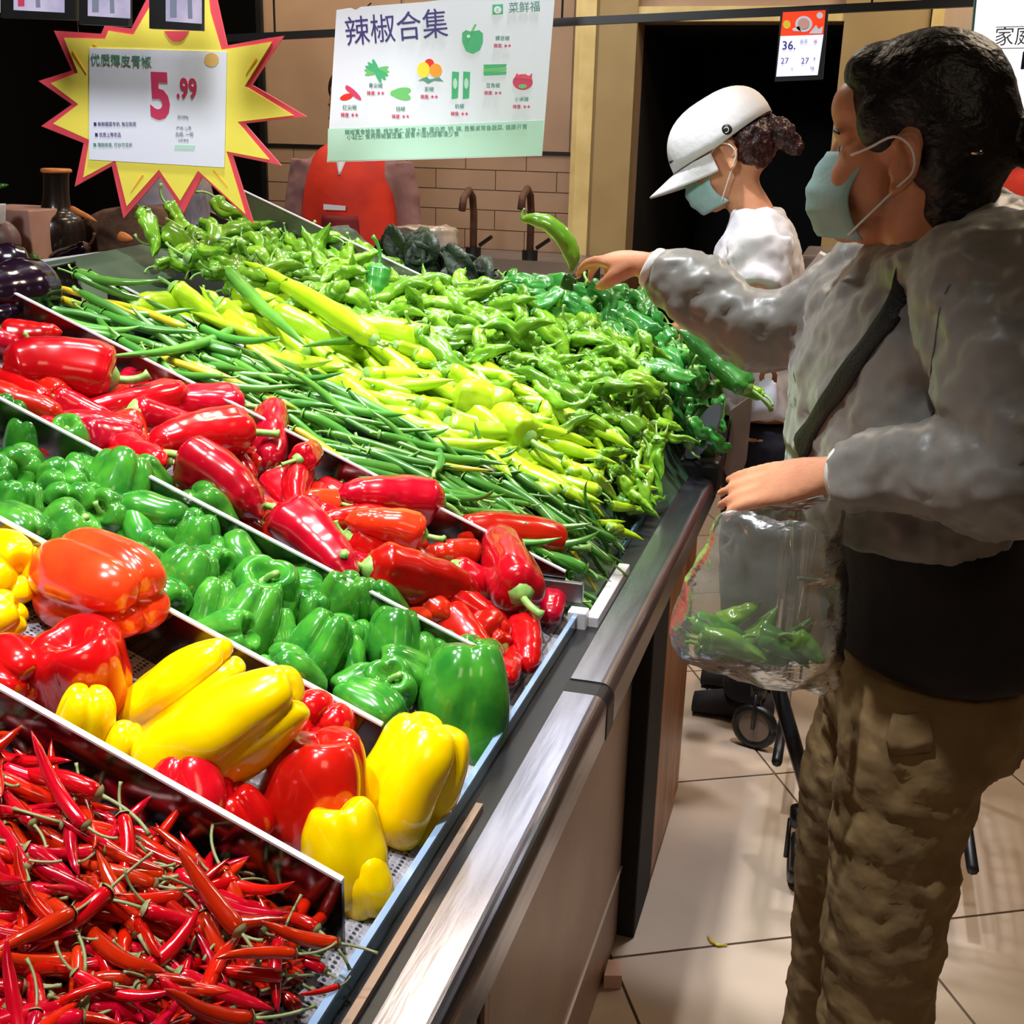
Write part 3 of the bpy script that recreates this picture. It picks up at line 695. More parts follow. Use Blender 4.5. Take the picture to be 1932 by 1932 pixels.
# the lower layer of the chili heap, too buried to count
mbq = MB(); rdq = random.Random(3)
for k in range(420):
    x = rdq.uniform(-.78, -.385); y = rdq.uniform(.42, .775); me_ = K_ch.var[k % 10][0]
    T_ = Matrix.Translation((x, y, plane_z(x)+rdq.uniform(.004, .03))) @ frame((math.cos(k*2.4), math.sin(k*2.4)*.5, -TAN*math.cos(k*2.4)), PN, k).to_4x4() @ Matrix.Translation((-.04, 0, 0))
    mbq.add([T_ @ v.co for v in me_.vertices], [tuple(p.vertices) for p in me_.polygons])
keep(tag(link_mesh('chili_layer', mbq.v, mbq.f, M['chili']), kind='stuff'), stall)
# --- large bell peppers
Y_, R_, O_ = M['yellow'], M['red'], M['redorange']
G1 = None
hero_bell(12, 1075, 72, (-.7, .1, -.7), Y_, 'bright yellow bell pepper cut by the left edge of the photo, upper one', seed=11, e=1.05)
hero_bell(-14, 1172, 56, (-.8, -.3, .1), Y_, 'bright yellow bell pepper at the left edge, lower one below its twin', seed=12, e=1.0)
hero_bell(188, 1108, 104, (-.82, .2, -.5), O_, 'big orange-red bell pepper, the largest, sideways with lobed end to the right', seed=13, e=1.22, tip=.3, lobes=4, hoff=.015)
hero_bell(155, 1268, 96, (-.15, .8, .45), R_, 'plump red bell pepper just under the big orange-red one', seed=14, e=.95, lobes=3, spin=.6, stem=False, hoff=-.01)
hero_bell(30, 1262, 68, (-.7, .4, -.5), R_, 'red bell pepper at the left edge above the maroon board', seed=15, e=.9)
hero_bell(345, 1305, 82, (-.72, -.5, -.25), Y_, 'long lobed yellow bell pepper behind the fatter yellow one, near the board', seed=16, e=1.5, tip=.28, lobes=4, taper=.15, hoff=.0)
hero_bell(425, 1385, 100, (-.8, -.5, -.05), Y_, 'largest long yellow bell pepper in the middle of the bell peppers', seed=17, e=1.62, tip=.25, lobes=3, hoff=.03, taper=.1)
hero_bell(160, 1365, 62, (-.2, -.9, -.2), Y_, 'yellow bell pepper lobe-up at the maroon board, left of the long yellow ones', seed=18, e=1.1, tip=.2)
hero_bell(235, 1412, 44, (-.1, -.95, -.1), Y_, 'small yellow bell pepper wedged against the maroon board', seed=28, e=1.1, tip=.2, lobes=3)
hero_bell(365, 1495, 80, (.1, -.85, .1), R_, 'red bell pepper against the maroon board, below the longest yellow one', seed=19, e=.95, spin=.4)
hero_bell(452, 1540, 60, (.3, -.8, -.2), R_, 'smaller red bell pepper partly hidden by the maroon board', seed=29, e=.9)
hero_bell(592, 1375, 74, (-.2, -.3, -.9), R_, 'red bell pepper at the back, right of the long yellow ones', seed=20, e=1.0, spin=.3)
hero_bell(598, 1492, 106, (-.12, -.9, -.1), R_, 'large dark red bell pepper standing between the two right-hand yellow ones', seed=21, e=1.0, spin=.8, deep=1.2, lobes=3, tip=.12)
hero_bell(768, 1468, 96, (-.35, -.8, .0), Y_, 'yellow bell pepper farthest right, lobes up, beside the perforated liner', seed=22, e=1.28, tip=.12, lobes=4, spin=.35, taper=-.05)
hero_bell(618, 1650, 80, (.1, -.9, -.1), Y_, 'yellow bell pepper in front of the end of the maroon board', seed=23, e=1.3, tip=.15, lobes=3, spin=.4, dy=.035)
hero_bell(690, 1668, 52, (.2, -.95, -.2), Y_, 'small yellow bell pepper beside the front guard, nearest to the camera', seed=24, e=1.15, lobes=3)
# --- green bell peppers
GP = [(18,795,40,(-.3,-.7,-.5),'topmost at the left edge'),(50,832,44,(-.2,-.8,-.3),'second from the left edge in the top row'),
(132,838,44,(0,.75,.65),'showing its stem hollow, under the board at the left'),(45,893,50,(-.2,-.5,-.7),'third row from the top at the left edge'),
(-10,905,48,(-.3,-.5,-.7),'cut by the left edge under the top row'),(20,958,44,(-.3,-.8,-.1),'at the left edge above the yellow ones'),(66,952,36,(.1,-.9,.1),'small, at the left above the yellow ones'),
(118,925,58,(-.3,-.6,-.6),'deep between lighter ones at left centre'),(158,905,48,(-.2,-.9,-.3),'upright behind the pale leaning one'),(165,955,46,(-.5,-.3,-.6),'dark, sunk in the row above the big orange-red one'),
(218,925,66,(-.2,-.8,.2),'broad and light, lobes up, left centre'),(276,912,50,(.2,-.6,-.6),'next to the board, left centre'),(205,975,52,(-.1,.2,.8),'below the broad light one'),
(283,985,62,(-.95,.1,.1),'lying sideways, shiny, right of the broad one'),(125,1010,58,(.75,.7,.0),'pale, leaning over the board above the orange-red one'),
(395,978,54,(.2,-.7,-.4),'alone by the board, upper middle'),(365,1022,52,(-.2,-.8,-.1),'double lobed, above the tall middle one'),(300,1045,44,(.2,-.4,-.8),'behind the orange-red one'),
(445,1062,54,(.3,-.7,.2),'beside the board in the middle'),(352,1105,62,(-.3,-.75,.0),'right behind the lobed end of the orange-red one'),(395,1150,50,(-.2,-.9,.2),'low against the board right of the orange-red one'),
(500,1122,66,(.2,.7,.6),'showing its hollow top, middle of the row'),(566,1108,48,(-.9,-.1,-.2),'on its side at the upper board, middle'),(470,1178,62,(-.3,-.7,.2),'fat, low in the middle of the row'),
(525,1200,42,(.1,-.95,.2),'narrow, right of the fat low one'),(585,1160,40,(-.2,-.8,-.2),'small, centre of the row'),(650,1148,58,(-.2,-.8,-.3),'tall dark, right centre'),
(722,1155,56,(.3,-.6,-.5),'next to the upper board, right part'),(668,1205,36,(.1,-.9,.1),'small dark, right centre'),(598,1228,66,(-.4,-.8,.1),'large oval, by the lower board'),
(652,1245,44,(.1,-.8,.3),'squeezed right of the large oval one'),(742,1212,62,(-.1,-.8,.1),'smooth rounded, right part'),(790,1240,44,(.2,-.9,.2),'narrow, left of the biggest'),
(735,1302,56,(.1,.6,.75),'with four knobs, low right part'),(680,1300,46,(-.7,-.3,.4),'flat-lying, left of the four-knobbed one'),(690,1345,38,(-.9,0,.2),'lowest, peeping over the lower board'),
(845,1250,50,(-.1,-.8,-.3),'behind the biggest, left side'),(900,1240,46,(.3,-.2,-.8),'pale top behind the biggest')]
for k, (px, py, r, ax, lb) in enumerate(GP):
    hero_bell(px, py, r, ax, M['green'], 'green bell pepper ' + lb, e=random.Random(k).uniform(.95, 1.2), lobes=random.Random(k).choice([3, 4, 4]), seed=40+k, tip=.2, stem=ax[1] > 0, deep=1.1, spin=k*.7)
hero_bell(872, 1330, 96, (-.1, -.85, .05), M['green'], 'biggest green bell pepper, dark, hanging over the front end', seed=99, e=1.25, tip=.14, lobes=3, spin=.9, hoff=-.02)
# filling layer underneath (the peppers the gaps show)
K_gb = [bell_mesh(200+i, M['green'], 4, 1.05, .2) for i in range(4)]
for k in range(26):
    x = -1.45 + (k % 13)*.088; y = 1.085 + (k//13)*.12 + random.uniform(-.02, .02)
    if x > -.42: continue
    o = inst('bell_pepper', K_gb[k % 4]); r = .036
    o.matrix_world = Matrix.Translation((x, y, plane_z(x)+.03)) @ Matrix.Rotation(random.uniform(0, 6), 4, 'Z') @ Matrix.Rotation(random.uniform(1, 2.6), 4, 'X') @ Matrix.Scale(r, 4)
    tag(o, 'half-hidden green bell pepper in the %s of the row, %s side' % ('left part' if x < -1.05 else 'middle' if x < -.7 else 'front part', 'far' if k//13 else 'near'), 'bell pepper', 'half-hidden green bell peppers %d' % (k//13*3+(x > -1.05)+(x > -.7)))
# --- long red peppers
B = M['bigred']; OR = M['redorange']; ST = M['stem']
RL = [((215,715),(10,655),118,'block',.05,.5,'blocky, topmost at the left end of the row'),((120,755),(28,690),62,'block',.02,0,'short, behind a curled stalk at the left edge'),
((85,770),(-10,690),60,'bull',.02,.3,'at the left edge beside the board'),((290,700),(225,735),70,'block',.0,0,'small, right of the topmost blocky one, by the dark board'),((340,742),(160,768),74,'bull',.03,-.3,'in the second line, pointing left'),
((270,820),(92,768),58,'bull',.015,.2,'slim, low at the left above the green ones'),((470,815),(262,802),104,'bull',.05,.35,'dark and fat, in the left half of the row'),((455,765),(300,745),86,'bull',.03,-.2,'behind the dark fat one'),
((320,872),(178,845),62,'bull',.015,.2,'lying along the board, left of the middle'),((345,862),(520,955),112,'fat',.05,-.25,'broad shouldered, pointing down to the right, left of middle'),((512,775),(515,860),76,'block',.03,0,'upright short one with a looping pale stalk'),
((505,880),(455,850),50,'block',.0,0,'small, between the broad shouldered and the upright one'),((375,935),(515,1000),56,'bull',.01,.1,'flat along the board left of the pale pink one'),((570,880),(520,950),64,'bull',.03,.6,'dark, curling under the folded one'),
((560,868),(640,850),56,'bull',.06,.9,'folded over with a curled tip, at the centre of the row'),((600,920),(570,975),50,'bull',.01,.2,'short, beneath the folded one'),((640,930),(600,985),54,'bull',.0,.2,'small, in the hollow behind the pale one'),
((832,950),(630,905),96,'fat',.045,.15,'large, long, next to the green bean-thin peppers'),((530,965),(690,1090),104,'fat',.05,-.15,'pale pinkish, lying over the board, at the centre'),((735,985),(600,965),66,'bull',.02,.2,'partly covered, above the pale one'),
((690,1072),(925,1110),108,'fat',.05,.1,'largest, horizontal, right of the centre'),((985,1125),(920,985),104,'block',.055,-.3,'bent, pointing up, near the front end'),((1062,1030),(850,975),98,'block',.03,.15,'at the top right, next to the steel bracket'),
((900,1050),(800,1030),70,'bull',.02,.3,'wrinkled, behind the largest'),((930,1165),(870,1200),66,'bull',.015,.2,'dark, under the largest at the front end'),((985,1175),(1000,1255),72,'bull',.01,.1,'dark, hanging at the front guard'),
((950,1225),(905,1180),60,'bull',.0,.1,'in shadow above the biggest green one'),((1045,1120),(1040,1165),52,'block',.0,0,'small, between two stalks by the bracket'),((945,1290),(985,1210),56,'bull',.0,.1,'lowest, tucked behind the biggest green one'),
((700,1080),(640,1040),60,'bull',.0,.2,'under the pale pinkish one')]
for k, (a, b, wd, pf, lift, bd, lb) in enumerate(RL):
    hero_long('red_pepper', a, b, wd, pf, B, ST, 'long red pepper, ' + lb, 'red pepper', None, h=.03+lift*.9, seed=60+k, bend=(bd, -.25), lob=3, groove=.16, wr=.02, Ls=.55 if k != 10 else 1.0)
OL = [((800,1010),(655,960),82,'bull',.05,.2,'orange-red long pepper with a pale nub, above the largest red one'),((865,1165),(748,1148),54,'bull',.01,.1,'slim orange-red long pepper along the board near the front'),
((640,950),(560,935),50,'block',.015,.2,'small orange-red pepper in the dark hollow at the centre'),((60,720),(10,790),60,'bull',.0,.2,'orange-red pepper at the left edge under the curled stalk')]
for k, (a, b, wd, pf, lift, bd, lb) in enumerate(OL):
    hero_long('red_pepper', a, b, wd, pf, OR, ST, lb, 'red pepper', None, h=.03+lift, seed=160+k, bend=(bd, -.25), lob=3, groove=.14, wr=.02)
K_rl = Kind('red_pepper', 4, B, ST, .14, .028, 'bull', .03, .003, lob=3, groove=.15, wr=.02, bendr=.3, nr=20, ns=24)
scatter(K_rl, 44, -1.45, -.42, 1.31, 1.57, .045, lambda x, y: 0, .018, 'half-hidden long red pepper in the row', 'red pepper', 'red peppers of the lower layer', jit=.6, scale=(.8, 1.05))
# --- long thin green peppers
K_lg = Kind('long_green_pepper', 14, M['longgreen'], M['stem'], .20, .0078, 'chili', .03, .0017, lob=0, wr=.016, nr=10, ns=22, bendr=.85, cal=1.1, mats=[M['longgreen']]*13+[M['ripe']])
LGL = ('long thin green pepper', 'green pepper', 'long thin green peppers')
scatter(K_lg, 145, -1.28, -.42, 1.635, 1.82, .026, lambda x, y: 0 if random.random() < .75 else 3.14, .022, *LGL, jit=.2, scale=(.75, 1.15), tilt=.06)
scatter(K_lg, 70, -.62, -.365, 1.64, 1.9, .015, lambda x, y: 0 if random.random() < .75 else 3.14, .014, *LGL, jit=.4, scale=(.4, .75), tilt=.1)
def lgh(pts, wpx, m, label, h=.08, seed=0, cat='green pepper'):
    hero_long('long_green_pepper', pts[0], pts[1], wpx, 'chili', m, ST, label, cat, None, h=h, seed=seed, lob=0, wr=.01, bend=(pts[2], 0), nr=14, ns=26, Ls=1.2)
lgh(((440,620),(285,715),-.5), 20, M['longgreen'], 'short curved green pepper lying across the dark board above the red row', .085, 1)
lgh(((150,550),(330,650),.2), 18, M['longgreen'], 'thin green pepper reaching over the upper end of the dark board', .08, 2)
lgh(((360,640),(640,720),.1), 24, M['longgreen'], 'long straight green pepper on top of the row, upper part', .08, 3)
lgh(((600,720),(830,830),.15), 26, M['longgreen'], 'long straight green pepper on top of the row, middle part', .085, 4)
lgh(((430,510),(560,660),.1), 28, M['longgreen'], 'green pepper lying diagonally over the pale yellow-green ones', .12, 5)
lgh(((700,640),(560,648),.1), 16, M['longgreen'], 'thin green pepper crossing the broad yellow-green one', .13, 6)
lgh(((360,685),(560,775),.1), 16, M['ripe'], 'thin yellowing pepper beside the red row', .07, 7)
lgh(((640,870),(990,930),-.35), 26, M['longgreen'], 'long curved green pepper along the edge of the red row', .06, 8)
lgh(((950,890),(1120,1000),.15), 28, M['longgreen'], 'dark green straight pepper near the front end of the row', .075, 9)
lgh(((820,890),(900,830),1.6), 16, M['longgreen'], 'hook-shaped green pepper in the middle of the thin ones', .09, 10)
# --- yellow-green horn peppers
K_li = Kind('yellow_green_pepper', 7, M['lime'], M['stem'], .17, .019, 'horn', .035, .0026, lob=3, groove=.18, wr=.03, nr=18, ns=26, bendr=.5)
scatter(K_li, 108, -1.15, -.46, 1.87, 2.12, .036, lambda x, y: 0 if random.random() < .7 else 3.14, .02, 'glossy yellow-green horn pepper', 'green pepper', 'yellow-green horn peppers', jit=.35, scale=(.75, 1.1))
scatter(K_li, 60, -.6, -.36, 1.88, 2.25, .02, lambda x, y: 0.3, .016, 'short crumpled yellow-green pepper', 'green pepper', 'short yellow-green peppers at the front', jit=.8, scale=(.4, .65))
def lih(a, b, wd, label, h, seed, pf='horn', bd=.1, m=None, wr=.02):
    hero_long('yellow_green_pepper', a, b, wd, pf, m or M['lime'], ST, label, 'green pepper', None, h=h, seed=seed, bend=(bd, -.1), lob=3, groove=.12, wr=wr, Ls=.9)
lih((710,645), (472,462), 46, 'very long bright yellow-green pepper, its tip pointing up to the left', .16, 1, 'horn', .12)
lih((250,580), (448,578), 56, 'pair-like pale yellow-green pepper against the greenish board, upper one', .07, 2, 'fat', .05)
lih((300,612), (450,612), 46, 'pale yellow-green pepper against the greenish board, lower one', .055, 3, 'fat', .05)
lih((820,650), (640,590), 60, 'smooth yellow-green pepper right of the very long one', .15, 4, 'fat', .2)
lih((510,590), (700,680), 54, 'pale smooth yellow-green pepper under the diagonal green one', .1, 5, 'fat', .1)
lih((1140,840), (1030,860), 48, 'yellow-green pepper lying near the front of the bright row', .1, 6, 'fat', .2)
lih((990,860), (1140,920), 44, 'yellow-green finger-like pepper just before the front end', .08, 7, 'horn', -.3)
lih((960,780), (850,740), 84, 'stout crumpled yellow-green pepper in the middle of the bright row', .12, 8, 'block', .1, wr=.05)
lih((1000,830), (930,760), 80, 'stout yellow-green pepper with a pale stalk, right of the crumpled one', .12, 9, 'block', .1, wr=.05)
# --- wrinkled green peppers
K_wr = Kind('wrinkled_pepper', 14, M['wrinkle'], M['stem'], .125, .0185, 'horn', .035, .0022, cal=.6, lob=3, groove=.42, wr=.115, nr=20, ns=30, bendr=1.1, twist=1.5, curl=1.6)
WRL = ('wrinkled green pepper of the heap', 'green pepper', 'wrinkled green peppers of the big heap')
scatter(K_wr, 235, -1.32, -.42, 2.1, 2.46, .031, lambda x, y: 0 if random.random() < .7 else 3.14, .03, *WRL, jit=.6, scale=(.85, 1.2), tilt=.22)
scatter(K_wr, 60, -1.42, -1.0, 2.14, 2.6, .045, lambda x, y: 0, .03, *WRL, jit=.8, scale=(.9, 1.2), tilt=.25)
scatter(K_wr, 75, -.5, -.345, 2.05, 2.44, .02, lambda x, y: 0, .02, *WRL, jit=.7, scale=(.6, .9), tilt=.2)
K_dk = Kind('dark_green_pepper', 9, M['dkgreen'], M['stem'], .14, .027, 'fat', .04, .0026, cal=.5, lob=3, groove=.5, wr=.15, nr=22, ns=30, bendr=.9, twist=1.0, flat=.75, curl=1.6)
DKL = ('crumpled dark green pepper beyond the heap', 'green pepper', 'crumpled dark green peppers at the far end')
scatter(K_dk, 80, -.74, -.34, 2.43, 2.6, .036, lambda x, y: 0 if random.random() < .8 else 3.14, .035, *DKL, jit=.5, scale=(.85, 1.15), tilt=.2)
scatter(K_dk, 16, -.40, -.30, 2.38, 2.58, .035, lambda x, y: 0, .06, *DKL, jit=.5, scale=(.7, .95), tilt=.2)
def free(name, a, b, R, pf, m, label, cat='green pepper', group=None, seed=0, bend=(.2, 0), lob=3, groove=.25, wr=.05, Ls=1.0, stemm=None, stem=True, up=(0, 0, 1), **kw):
    a = Vector(a); b = Vector(b); d = b-a
    vs, fs = long_geo(d.length, R, pf, seed, bend=bend, lob=lob, groove=groove, wr=wr, nr=26, ns=34, **kw)
    o = link_mesh(name, vs, fs, m); o.matrix_world = Matrix.Translation(a) @ frame(d, up).to_4x4()
    if stem:
        sv, sf = stem_geo(R, Ls*R*2.4, R*.13, seed, .6, 1.2); link_mesh('stem', sv, sf, stemm or ST, o)
    return tag(o, label, cat, group)
free('dark_green_pepper', ony(1415, 735, 2.42), ony(1265, 645, 2.46), .03, 'fat', M['dkgreen'], 'large smooth dark green pepper sliding off the right end of the heap', seed=5, bend=(.1, .2), wr=.04)
free('dark_green_pepper', ony(1440, 745, 2.44), ony(1340, 715, 2.5), .016, 'horn', M['wrinkle'], 'green pepper whose stalk points past the end of the stall', seed=6, wr=.05)
free('wrinkled_pepper', ony(716, 500, 2.3), ony(700, 575, 2.27), .026, 'fat', M['dkgreen'], 'squat green pepper with an upright dark stalk on top of the heap', seed=7, wr=.03, Ls=1.1, stemm=M['dkgreen'], bend=(.1, 0))
free('wrinkled_pepper', ony(575, 520, 2.42), ony(625, 425, 2.42), .024, 'horn', M['wrinkle'], 'twisted green pepper leaning up at the top left of the heap', seed=8, wr=.08, bend=(.3, 0))
free('wrinkled_pepper', ony(425, 485, 2.3), ony(368, 438, 2.3), .014, 'horn', M['longgreen'], 'green pepper pointing up in front of the purple aubergines', seed=9, wr=.02, bend=(-.3, 0))
# --- aubergines and leaves behind
free('aubergine', onp(-70, 560, .055), onp(98, 545, .055), .055, 'aub', M['aub'], 'big glossy black aubergine at the left edge of the stall', 'aubergine', None, 1, (0, 0), 0, 0, 0, stem=False)
free('aubergine', ony(300, 484, 2.72), ony(150, 490, 2.72), .022, 'aub', M['aub'], 'slender black aubergine lying behind the wrinkled peppers', 'aubergine', None, 2, (.1, 0), 0, 0, 0, Ls=.6)
free('aubergine', ony(165, 464, 2.74), ony(95, 499, 2.74), .026, 'aub', M['aub'], 'dusky aubergine with a pale stalk, just behind the slanted tray wall', 'aubergine', None, 3, (.1, 0), 0, 0, 0, Ls=.8, stemm=M['brown'])
free('aubergine', ony(385, 470, 2.85), ony(432, 420, 2.85), .03, 'aub', M['purple'], 'purple aubergine pointing up under the star sign', 'aubergine', None, 4, (.2, 0), 0, 0, 0, stem=False)
free('aubergine', ony(415, 478, 2.8), ony(468, 455, 2.8), .03, 'aub', M['purple'], 'purple aubergine lying behind the heap, right of the upright one', 'aubergine', None, 5, (.2, 0), 0, 0, 0, stem=False)
for k, (px, py) in enumerate([(62, 487), (75, 495), (88, 505)]):
    p = ony(px, py, 2.70); vs, fs = ellip(p, (.014, .014, .013)); tag(link_mesh('green_bud', vs, fs, M['longgreen']), 'tiny green bud behind the big black aubergine', 'vegetable', 'tiny green buds')
free('wrinkled_pepper', ony(-12, 352, 2.3), ony(14, 348, 2.3), .006, 'chili', M['longgreen'], 'green pepper tip held up at the left edge', seed=3, lob=0, stem=False)
# second stall table behind, carrying leaves and aubergines
e = empty('rear_table', (-1.5, 3.1, 0), 'dark low display table behind the heap, carrying aubergines and leaves', 'table')
q = MB(); q.box((-2.7, 2.68, 1.06), (-.75, 3.5, 1.15)); keep(q.build('table_top', M['blackmetal'], bevel=.01), e)
for x in (-2.5, -.85):
    for y in (2.78, 3.42): q = MB(); q.box((x-.03, y-.03, 0), (x+.03, y+.03, 1.06)); keep(q.build('leg', M['blackmetal']), e)
free('aubergine', onp(-60, 500, .05), onp(60, 512, .06), .045, 'aub', M['aub'], 'black aubergine just behind the big glossy one, at the left edge', 'aubergine', None, 8, (.1, 0), 0, 0, 0, stem=False)
free('aubergine', onp(-40, 600, .03), onp(70, 590, .03), .035, 'aub', M['aub'], 'lowest black aubergine, in shadow at the left edge', 'aubergine', None, 9, (.1, 0), 0, 0, 0, stem=False)
# bunch of dark leaves
lb_ = empty('leaf_bunch', ony(830, 530, 2.62), 'bunch of dark crinkled leaves in a clear bag, standing behind the steel divider', 'leafy vegetable')
rd = random.Random(5)
def leaf(px, py, y, L, W, ang, curl, m, parent, name='leaf'):
    c = ony(px, py, y); vs = []; fs = []; n = 7; mN = 5
    for i in range(n+1):
        s = i/n; w_ = W*math.sin(math.pi*min(1, s*.9+.08))**.7
        for j in range(mN):
            t = j/(mN-1)*2-1
            r = .25*W*noise.noise(Vector((s*4, t*2, ang*3)))+.15*W*math.cos(t*9+s*5)
            x = (s-.5)*L; yv = t*w_; z_ = r - curl*(s-.5)**2*L*2 + abs(t)*w_*.4
            vs.append((x*math.cos(ang)-yv*math.sin(ang), -z_, x*math.sin(ang)+yv*math.cos(ang)))
    for i in range(n):
        for j in range(mN-1): fs.append((i*mN+j, i*mN+j+1, (i+1)*mN+j+1, (i+1)*mN+j))
    o = link_mesh(name, [c+Vector(v) for v in vs], fs, m); s_ = o.modifiers.new('t', 'SOLIDIFY'); s_.thickness = .0015
    return keep(o, parent) if parent else o
for k in range(34):
    u = rd.random(); px = 745+u*165+rd.uniform(-12, 12); py = 462+u*62+rd.uniform(-14, 32)
    leaf(px, py, 2.62+rd.uniform(-.05, .06), rd.uniform(.07, .11), rd.uniform(.022, .036), rd.uniform(-2, 1), rd.uniform(0, .5), M['leafdk'], lb_)
q = MB(); q.tube([ony(786, 450, 2.6), ony(820, 468, 2.59), ony(845, 500, 2.6)], .005, 7); keep(q.build('stalk', M['leafdk'], smooth=True), lb_)
# folded clear bag and packed greens beyond
def loft_obj(name, rings, m, n=24, sub=4, power=2.0, parent=None):
    vs, fs = loft(rings, n, sub, power); return link_mesh(name, vs, fs, m, parent)
def blob_px(name, pts, y, th, m, label, cat, n=20, disp=.006, ds=.05, parent=None):
    """closed lump: outline given by rows (py, px_left, px_right)"""
    rings = []
    for py, a, b in pts:
        A = ony(a, py, y); B_ = ony(b, py, y); c = (A+B_)/2; u = (B_-A)/2
        rings.append((np.array(c), np.array(u), np.array((0, th, 0))))
    o = loft_obj(name, rings, m, n)
    if disp:
        d = o.modifiers.new('d', 'DISPLACE'); d.texture = cloud(ds); d.strength = disp; d.texture_coords = 'GLOBAL'
    if label: tag(o, label, cat)
    if parent: keep(o, parent)
    return o
blob_px('produce_bag', [(425, 770, 800), (430, 742, 850), (445, 740, 860), (470, 742, 862), (486, 750, 850)], 3.0, .08, mat('pale_plastic_bag', (190, 172, 158), .3, coat=.5, col2=(160, 150, 130), nscale=20), 'crumpled pale bag of produce behind the dark leaves', 'bag', disp=.03)
blob_px('packed_greens', [(428, 622, 650), (440, 612, 668), (458, 612, 690), (470, 640, 720)], 2.95, .06, mat('grey_green_leaves', (110, 136, 118), .5, col2=(70, 100, 80), nscale=30, bump=.6), 'grey-green packed vegetable behind the steel divider, below the apron', 'leafy vegetable', disp=.03)
# brown basket with cloth, dark jug, pink box at the upper left (behind)
blob_px('wicker_basket', [(388, 262, 330), (396, 205, 352), (420, 165, 362), (445, 168, 366), (475, 180, 366)], 3.1, .16, mat('brown_basket', (118, 84, 62), .8, col2=(84, 56, 42), nscale=18, bump=.6), 'rounded brown basket-like bundle below the star sign', 'basket', disp=.02)
blob_px('white_cloth', [(310, 270, 330), (340, 262, 338), (372, 258, 345), (396, 250, 352)], 3.3, .05, mat('greyish_white_cloth', (176, 168, 178), .7), 'greyish white cloth behind the brown basket', 'cloth', disp=.02)
blob_px('plastic_bag', [(330, 372, 385), (355, 362, 396), (395, 352, 402), (440, 345, 402), (490, 335, 385)], 2.95, .04, mat('milky_plastic_bag', (176, 166, 172), .35, coat=.3, alpha=.8, col2=(146, 136, 142), nscale=30, stretch=(6, 6, .6)), 'milky plastic bag hanging under the lowest points of the star sign', 'bag', disp=.02)
j = empty('dark_jug', ony(105, 490, 2.85), 'tall dark jug standing at the left, its rim coloured orange as if lit', 'jug')
rings = []
for py, hw in [(322, 21), (340, 20), (375, 21), (398, 26), (412, 40), (440, 46), (480, 46), (500, 44)]:
    c = ony(106, py, 2.85); u = (ony(106+hw, py, 2.85)-c).length; rings.append((np.array(c), np.array((u, 0, 0)), np.array((0, u, 0))))
keep(loft_obj('body', rings, mat('dark_brown_glass', (40, 28, 22), .3, coat=.4, col2=(28, 22, 16), nscale=8)), j)
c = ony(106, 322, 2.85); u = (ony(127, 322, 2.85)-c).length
q = MB(); q.tube([c+Vector((u*math.cos(a), u*math.sin(a), 0)) for a in [2*math.pi*k/24 for k in range(25)]], .006, 8); keep(q.build('rim', mat('rim_light_paint', (240, 150, 80), .4), smooth=True), j)  # orange light on the mouth is painted as this ring's colour
for k, (a, b, r, lb) in enumerate([((133, 392), (182, 418), .008, 'orange carrot-like root leaning beside the dark jug'), ((52, 402), (75, 408), .012, 'pale orange root end left of the dark jug'), ((225, 446), (250, 452), .014, 'orange-brown root under the star point')]):
    free('carrot', ony(*a, 2.8), ony(*b, 2.8), r, 'chili', mat('orange_root', (232, 146, 70), .5, col2=(200, 110, 50)), lb, 'carrot', None, k, (.1, 0), 0, 0, .01, stem=False)
e = empty('pink_box', ony(27, 480, 2.7), 'pink box behind the big aubergine at the left edge', 'box')
a = ony(-60, 500, 2.7); b = ony(54, 397, 2.7); q = MB(); q.box((a.x, 2.7, a.z-.05), (b.x, 2.9, b.z)); keep(q.build('box_body', M['pinkbox'], bevel=.004), e)
vs, fs = ellip(ony(5, 455, 2.62), (.05, .04, .055)); tag(link_mesh('round_vegetable', vs, fs, mat('mauve_grey_skin', (140, 112, 108), .4, col2=(120, 92, 92), nscale=10)), 'mauve-grey round vegetable in front of the pink box', 'vegetable')
blob_px('paper_bag', [(385, -20, 4), (400, -24, 5), (425, -22, 3)], 2.6, .03, M['white'], 'bluish white slip at the left edge before the pink box', 'card', disp=0)
q = MB(); q.prism([ony(352, 462, 2.7), ony(362, 508, 2.7), ony(325, 512, 2.7), ony(300, 478, 2.7)], (0, .004, 0)); tag(q.build('metal_flap', M['boardsteel']), 'pale metal flap between the slender aubergine and the heap', 'metal sheet')
